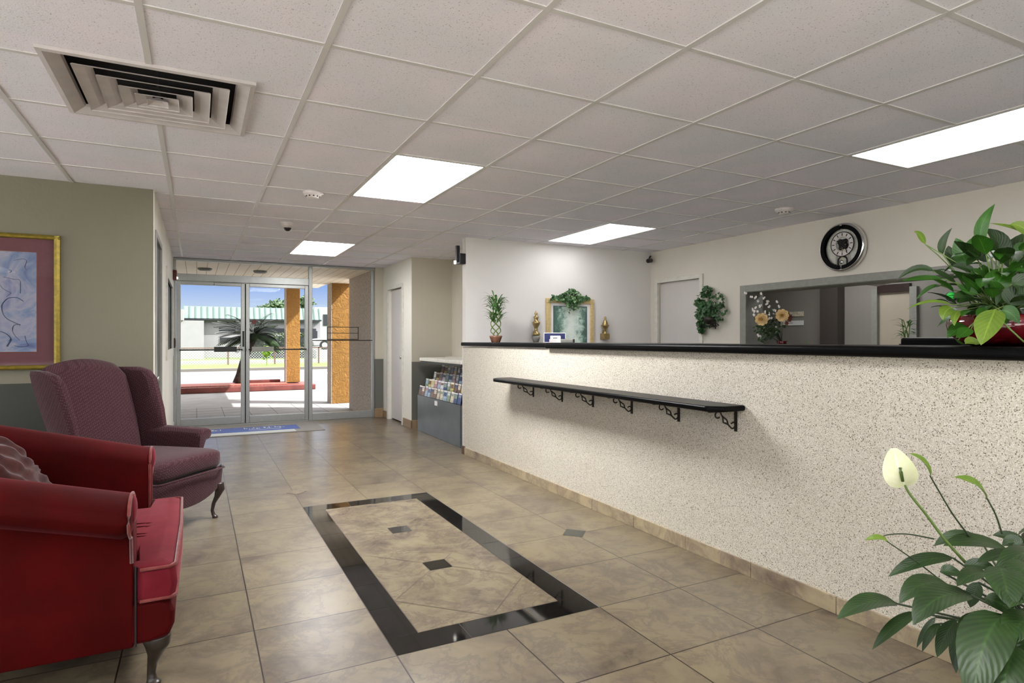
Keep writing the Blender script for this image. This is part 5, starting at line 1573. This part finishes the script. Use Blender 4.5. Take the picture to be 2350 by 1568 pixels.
# ================================================================ PLANT ON THE COUNTER
PC = Vector((2.715, 1.235, CT))
pl_ = thing('counter_plant', 'bushy green houseplant in a maroon glazed bowl on the counter', 'potted plant', tuple(PC))
MB().lathe([(.085, 0), (.12, .012), (.158, .05), (.165, .085), (.158, .112), (.148, .118), (.140, .110), (.02, .10)], seg=36).build('bowl', 'maroon', pl_, smooth=True)
MB().lathe([(.142, .102), (.142, .106), (.002, .112)], seg=24).build('soil', 'soil', pl_)
def cp(x, y, d): return view_pt(2080+x*.2424, 440+y*.2424, d)-PC
CL = [ # base, mid, tip, width px, depth, material
 (712,510, 655,330, 838,118, 100, 2.35, 'm'), (850,650, 960,470, 735,352, 170, 2.42, 'd'), (570,700, 520,560, 470,440, 135, 2.36, 'm'), (530,695, 400,620, 400,512, 115, 2.44, 'd'),
 (585,560, 600,490, 648,428, 62, 2.45, 'm'), (770,665, 680,570, 572,560, 85, 2.3, 'd'), (650,765, 540,690, 425,705, 70, 2.3, 'd'), (465,855, 340,780, 250,742, 62, 2.3, 'd'),
 (260,752, 90,660, -90,840, 62, 2.32, 'd'), (345,825, 150,800, -60,850, 55, 2.35, 'm'), (300,882, 190,900, 95,1020, 36, 2.4, 'm'), (430,1072, 220,985, 0,1118, 30, 2.3, 'l'),
 (178,498, 130,380, 70,380, 50, 2.35, 'l'), (345,595, 290,500, 432,343, 62, 2.38, 'd'), (845,1115, 780,1250, 708,1462, 210, 2.12, 'l'),
 (430,1100, 360,1110, 345,1215, 110, 2.3, 'l'), (500,1130, 440,1160, 455,1270, 70, 2.28, 'l'), (560,1260, 480,1290, 390,1385, 130, 2.3, 'm'), (590,1290, 560,1340, 470,1385, 110, 2.25, 'm'),
 (560,1440, 620,1390, 692,1445, 85, 2.2, 'l'), (490,1405, 500,1450, 540,1480, 60, 2.22, 'm'), (880,980, 800,800, 1045,745, 210, 2.25, 'm'), (860,980, 960,860, 960,790, 160, 2.3, 'd'),
 (1080,740, 1000,600, 1110,395, 240, 2.4, 'd'), (1120,390, 1050,330, 780,298, 40, 2.35, 'l'), (1180,420, 1100,300, 980,310, 95, 2.32, 'l'), (990,500, 960,470, 915,452, 40, 2.45, 'd'),
 (905,690, 900,620, 935,545, 60, 2.3, 'm'), (700,960, 600,850, 520,800, 130, 2.3, 'm'), (760,900, 660,800, 600,740, 150, 2.33, 'm'), (820,900, 720,780, 730,690, 150, 2.36, 'm'),
 (680,970, 560,930, 480,880, 70, 2.28, 'm'), (640,1000, 520,960, 440,1010, 90, 2.3, 'd'), (720,1020, 600,1000, 500,1060, 120, 2.32, 'd'), (780,1080, 660,1100, 560,1180, 120, 2.34, 'd'),
 (900,1060, 860,900, 800,840, 110, 2.26, 'm'), (980,1080, 1040,960, 1150,900, 200, 2.2, 'd'), (1000,880, 1080,850, 1180,980, 200, 2.18, 'd'), (900,1130, 980,1110, 1070,1250, 120, 2.15, 'm'),
 (760,1150, 700,1120, 680,1200, 90, 2.25, 'm'), (1080,640, 1150,560, 1250,500, 220, 2.38, 'm'), (940,960, 900,900, 850,1080, 80, 2.24, 'd'), (1020,760, 1120,700, 1260,760, 200, 2.3, 'm'),
 (930,1150, 960,1190, 940,1260, 60, 2.2, 'm'), (1200,900, 1300,850, 1400,950, 200, 2.3, 'm'), (1200,700, 1320,600, 1450,560, 180, 2.4, 'd'), (1150,1050, 1250,1050, 1350,1200, 180, 2.2, 'm')]
fm = {'m': MB(), 'd': MB(), 'l': MB()}; ms = MB(); random.seed(9)
for (bx, by, mx, my, tx, ty, wd, d0, mt) in CL:
    d1 = d0-random.uniform(-.04, .06)
    p0, p1, p2 = cp(bx, by, d0), cp(mx, my, (d0+d1)/2), cp(tx, ty, d1)
    for q_ in (p0, p1, p2): q_.z = max(q_.z, .006)
    view = (Vector((0, 0, CAM_H))-PC-p1).normalized()
    nr = view+Vector((random.uniform(-.3, .3), random.uniform(-.3, .3), .5))
    fm[mt].blade([p0, p1, p2], wd*.2424/1410*d0*1.1, nr, .22, lambda t_: max(.03, (math.sin(math.pi*t_**.78))**.8), 9)
    c0 = Vector((random.uniform(-.06, .06), random.uniform(-.06, .06), .108))
    ms.tube([c0, c0.lerp(p0, .5)+Vector((0, 0, .03)), p0], .0026, 5, .002)
for k in range(75):
    a_ = k*2.39996; r_ = random.uniform(.04, .17); zz = random.uniform(.12, .36)
    p0 = Vector((math.cos(a_)*r_, math.sin(a_)*r_, zz)); L_ = random.uniform(.07, .13)
    p2 = p0+Vector((math.cos(a_), math.sin(a_), random.uniform(-.5, .7))).normalized()*L_
    fm['d' if k % 3 == 0 else 'm'].blade([p0, (p0+p2)/2+Vector((0, 0, .02)), p2], L_*.5, (math.cos(a_)*.4, math.sin(a_)*.4, 1), .2, None, 7)
    if k % 2 == 0: ms.tube([(0, 0, .108), p0*.5+Vector((0, 0, .06)), p0], .0024, 5)
fm['m'].build('foliage', 'leaf_mid', pl_, smooth=True)['label'] = 'fresh green leaves'
fm['d'].build('foliage', 'leaf_dark', pl_, smooth=True)['label'] = 'dark green leaves'
fm['l'].build('foliage', 'leaf_lime', pl_, smooth=True)['label'] = 'yellow green leaves'
ms.tube([cp(870,1190,2.1), cp(990,1310,2.08), cp(1114,1425,2.06)], .003, 6)
ms.tube([cp(178,498,2.35), cp(300,600,2.35), cp(400,700,2.36), cp(560,900,2.4)], .0018, 5)
ms.build('leaf_stalk', 'stem', pl_, smooth=True)

# ================================================================ LUCKY BAMBOO
bp_ = thing('lucky_bamboo', 'braided lucky bamboo in a brown pot on the far counter end', 'potted plant', (2.69, 5.60, 1.172))
MB().lathe([(.042, 0), (.046, .006), (.062, .05), (.066, .066), (.060, .068), (.055, .06), (.01, .056)], seg=28).build('pot', 'brown_pot', bp_, smooth=True)
MB().lathe([(.056, .058), (.002, .064)], seg=20).build('soil', 'soil', bp_)
mb = MB()
for k in range(8):
    ph = k*math.pi/4; sg = 1 if k % 2 == 0 else -1
    mb.tube([((.020+.030*min(1, j/3))*math.cos(ph+sg*j*.33), (.020+.030*min(1, j/3))*math.sin(ph+sg*j*.33), .06+j*.0155) for j in range(17)], .0042, 7)
mb.build('cane', 'stem', bp_, smooth=True)
mb = MB(); random.seed(21)
for k in range(210):
    a_ = random.uniform(0, 6.28); z_ = random.uniform(.19, .46); r_ = .045
    p0 = Vector((math.cos(a_)*r_, math.sin(a_)*r_, z_)); L_ = random.uniform(.06, .12)
    up = random.uniform(-.2, 1.6) if z_ > .36 else random.uniform(.2, 1.8)
    dr = Vector((math.cos(a_), math.sin(a_), up)).normalized()
    p2 = p0+dr*L_; p2.z -= L_*.25
    mb.blade([p0, p0+dr*L_*.6+Vector((0, 0, .015)), p2], .015, (0, 0, 1), .2, None, 6)
mb.build('foliage', 'leaf_bamboo', bp_, smooth=True)

# ================================================================ IVY: wall basket and swag
def ivy_leaf(mb, p, d, s_, nrm):
    """five lobed leaf"""
    d = Vector(d).normalized(); nrm = Vector(nrm).normalized(); a_ = d.cross(nrm).normalized(); nrm = a_.cross(d)
    pts = [(0, 0), (.32, -.12), (.5, .12), (.28, .32), (.36, .62), (.14, .62), (0, 1), (-.14, .62), (-.36, .62), (-.28, .32), (-.5, .12), (-.32, -.12)]
    vs = [Vector(p)+(a_*x+d*y)*s_+nrm*(abs(x)*.25*s_) for x, y in pts]+[Vector(p)+d*.35*s_-nrm*.04*s_]
    mb.add(vs, [(i, (i+1) % 12, 12) for i in range(12)], [(.5+x, max(0, y)) for x, y in pts]+[(.5, .35)])
iv = thing('ivy_wall_basket', 'trailing ivy in a black scrolled wall basket', 'hanging plant', (5.15, 5.06, 1.52))
MB().lathe([(.04, -.15), (.065, -.11), (.075, -.07), (.07, -.07), (.06, -.11), (.035, -.145)], (-.082, 0, 0), 20).build('basket', 'black_metal', iv, smooth=True)
mb = MB()
for sg in (-1, 1):
    mb.tube([(-.02+.04*math.cos(a_*.5)-.10, sg*(.10+.028*(1-a_/14)*math.cos(a_*.55)), -.17+.030*(1-a_/14)*math.sin(a_*.55)) for a_ in range(0, 13)], .005, 6)
mb.tube([(0, 0, .10), (-.004, 0, -.2)], .006, 6).tube([(0, 0, -.12), (-.06, 0, -.15), (-.12, -.10, -.17), (-.10, .10, -.17), (-.02, 0, -.16)], .005, 6)
mb.build('scroll_bracket', 'black_metal', iv, smooth=True)
mb = MB(); random.seed(31)
pts_r = [(0, .08, .13, .12), (.02, -.08, .10, .12), (0, .02, .0, .13), (.0, -.12, -.02, .10), (0, .10, -.02, .10), (0, .03, -.09, .10), (0, .17, -.03, .07), (0, .20, .10, .05), (0, .17, -.14, .05), (0, .15, -.20, .045), (0, .07, .22, .07), (0, .12, .06, .07)]
for k in range(620):
    c_ = random.choice(pts_r); rr = c_[3]
    d_ = Vector((-abs(random.gauss(0, .8)), random.gauss(0, 1), random.gauss(0, 1))).normalized()
    p = Vector((-.045, c_[1], c_[2]))+Vector((d_.x*rr*.85, d_.y*rr*.8, d_.z*rr*.8))
    p.x = min(p.x, -.012)
    ivy_leaf(mb, p, (random.uniform(-.6, 0), random.uniform(-1, 1), random.uniform(-1, .3)), random.uniform(.028, .045), (-1, d_.y*.6, .3+d_.z*.5))
mb.build('foliage', 'leaf_ivy', iv)
mb = MB()
for c_ in pts_r: mb.tube([(-.08, 0, -.02), (-.07, c_[1]*.5, c_[2]*.6+.03), (-.04, c_[1], c_[2])], .003, 5)
mb.build('vine', 'stem_dark', iv)
sw = thing('ivy_swag', 'green ivy swag draped over the woodland print frame', 'garland', (3.912, 6.118, 1.70))
mb = MB(); mp = MB(); random.seed(41)
for k in range(330):
    u = random.gauss(0, .48); u = max(-1.12, min(1.12, u))
    hgt_ = .085*math.exp(-(u/.38)**2)+.025
    x = u*.235; z = -.015+random.uniform(-1.0, 1.0)*hgt_
    if abs(u) < .35 and random.random() < .3: z -= random.uniform(.03, .10)
    p = (x, -.012-random.random()*.045*math.exp(-(u/.6)**2), z)
    ivy_leaf(mp if random.random() < .35 else mb, p, (random.uniform(-1, 1), random.uniform(-.4, 0), random.uniform(-1, .7)), random.uniform(.026, .042), (random.uniform(-.5, .5), -1, random.uniform(0, .6)))
mb.build('foliage', 'leaf_ivy', sw); mp.build('foliage', 'leaf_ivy_pale', sw)['label'] = 'paler leaves'
MB().tube([(-.25, .0, .0), (0, -.012, .01), (.25, 0, 0)], .006, 6).build('vine', 'stem_dark', sw)

# ================================================================ SILK FLOWERS IN THE OFFICE OPENING
fx, fy = 5.25, 4.27
fl = thing('silk_flower_arrangement', 'vase of peach roses and white sprays in the office opening', 'flower arrangement', (fx, fy, .945))
MB().lathe([(.05, 0), (.055, .01), (.07, .10), (.065, .18), (.045, .225), (.055, .24), (.045, .238), (.035, .22)], seg=28).build('vase', 'maroon', fl, smooth=True)
Fo = Vector((fx, fy, .945))
def fp(u, v, d): return view_pt(u, v, d)-Fo
DF = fx*SN+fy*CS
random.seed(51)
def rose(u, v, r_, lab):
    c_ = fp(u, v, DF-.12); mb = MB()
    fwd = (-c_ - Fo + Vector((0, 0, CAM_H))).normalized()
    bas = fwd.to_track_quat('Z', 'Y').to_matrix().to_4x4()
    for ringk, (n_, rr, tilt) in enumerate(((9, 1.0, .25), (8, .82, .6), (6, .6, 1.0), (5, .4, 1.35))):
        for k in range(n_):
            a_ = 2*math.pi*k/n_+ringk*.4
            o_ = Vector((math.cos(a_), math.sin(a_), 0)); tip = o_*(rr*r_*math.cos(tilt*.6))+Vector((0, 0, r_*math.sin(tilt)*.5))
            P = [Vector((0, 0, 0)), tip*.6+Vector((0, 0, -.1*r_)), tip]
            P = [bas @ p+c_ for p in P]
            mb.blade(P, r_*.75, (bas.to_3x3() @ Vector((0, 0, 1))), .25, lambda t_: max(.05, min(1, t_*1.8)*(1-t_**6*.6)), 5)
    o = mb.build('rose', 'petal_peach', fl, smooth=True)
    MB().ball(c_+(bas.to_3x3() @ Vector((0, 0, r_*.22))), r_*.26).build('flower_core', 'petal_core', o, smooth=True)
    MB().tube([c_, (c_+Vector((0, 0, .2)))/2-Vector((0, 0, .05)), Vector((0, 0, .22))], .003, 5).build('flower_stem', 'stem_dark', o)
rose(1748, 733, .064, ''); rose(1795, 724, .064, '')
mb = MB(); mst = MB(); mg = MB(); mr = MB()
spray = [(1711,672),(1724,680),(1733,682),(1745,673),(1739,690),(1755,685),(1763,691),(1782,692),(1742,703),(1747,700),(1728,711),(1732,714),(1738,717),(1731,724),(1767,705),(1775,713),(1764,720),(1772,729),(1768,731),(1778,711),(1741,770),(1746,773),(1792,745),(1783,752),(1755,716),(1760,699),(1734,707),(1787,703)]
for (u, v) in spray:
    for q_ in range(2):
        c_ = fp(u+random.uniform(-2.5, 2.5), v+random.uniform(-2.5, 2.5), DF+random.uniform(-.08, .05))
        for k in range(5):
            a_ = k*1.2566+random.random()
            tip = c_+Vector((-.3, math.cos(a_), math.sin(a_)))*.014
            mb.blade([c_, c_.lerp(tip, .5), tip], .013, (-1, -.6, .1), .1, None, 3)
    mst.tube([c_, c_*.5+Vector((0, 0, .10)), Vector((0, 0, .22))], .0012, 4)
mb.build('white_blossom', 'petal_white', fl)
mst.build('spray_stem', 'stem_dark', fl)
for k in range(150):
    u, v = random.gauss(1762, 17), random.gauss(758, 15)
    c_ = fp(u, v, DF+random.uniform(-.08, .08)); 
    if c_.z > .62 or c_.z < .16: continue
    tip = c_+Vector((random.uniform(-1, 1), random.uniform(-1, 1), random.uniform(-.5, 1))).normalized()*.05
    mg.blade([c_, c_.lerp(tip, .5), tip], .022, (-1, -.6, .4), .2, None, 4)
mg.build('foliage', 'leaf_dark', fl)
for (u, v) in ((1809, 722), (1813, 734), (1806, 742), (1815, 728)):
    c_ = fp(u, v, DF-.05)
    for k in range(6):
        a_ = k*1.05; tip = c_+Vector((-.2, math.cos(a_), math.sin(a_)))*.028
        mr.blade([c_, c_.lerp(tip, .5), tip], .018, (-1, -.6, .1), .1, None, 3)
mr.build('russet_blossom', 'petal_rust', fl)
sn = thing('aloe', 'small spiky aloe on the office ledge right of the flowers', 'potted plant', (5.25, 4.0, .945))
MB().lathe([(.04, 0), (.055, .09), (.05, .09), (.01, .08)], seg=20).build('pot', 'terracotta', sn, smooth=True)
mb = MB()
for (a_, l_, h_) in ((.3, .07, .26), (1.7, .09, .22), (3.0, .08, .24), (4.2, .05, .28), (5.2, .09, .20)):
    mb.blade([(0, 0, .08), (math.cos(a_)*.03, math.sin(a_)*.03, .16), (math.cos(a_)*l_, math.sin(a_)*l_, h_)], .022, (math.cos(a_), math.sin(a_), .4), .4, lambda t_: max(.03, 1-t_), 6)
mb.build('foliage', 'leaf_ivy_pale', sn)
so = thing('office_bamboo', 'small leafy plant in a black pot on the office ledge', 'potted plant', (5.27, 3.06, .945))
MB().lathe([(.05, 0), (.06, .22), (.055, .22), (.01, .20)], seg=4).build('pot', 'black_plastic', so)
mb = MB(); random.seed(61); mst = MB()
for k in range(4): mst.tube([(0, 0, .2), (.02*math.cos(k*1.6), .02*math.sin(k*1.6), .3), (.03*math.cos(k*1.6+1), .04*math.sin(k*1.6+1), .42)], .004, 6)
for k in range(46):
    a_ = random.uniform(0, 6.28); p0 = Vector((.02*math.cos(a_), .03*math.sin(a_), random.uniform(.26, .42)))
    p2 = p0+Vector((math.cos(a_), math.sin(a_), random.uniform(-.5, .8))).normalized()*random.uniform(.05, .11)
    mb.blade([p0, (p0+p2)/2+Vector((0, 0, .015)), p2], .014, (0, 0, 1), .2, None, 4)
mst.build('cane', 'stem', so); mb.build('foliage', 'leaf_bamboo', so)
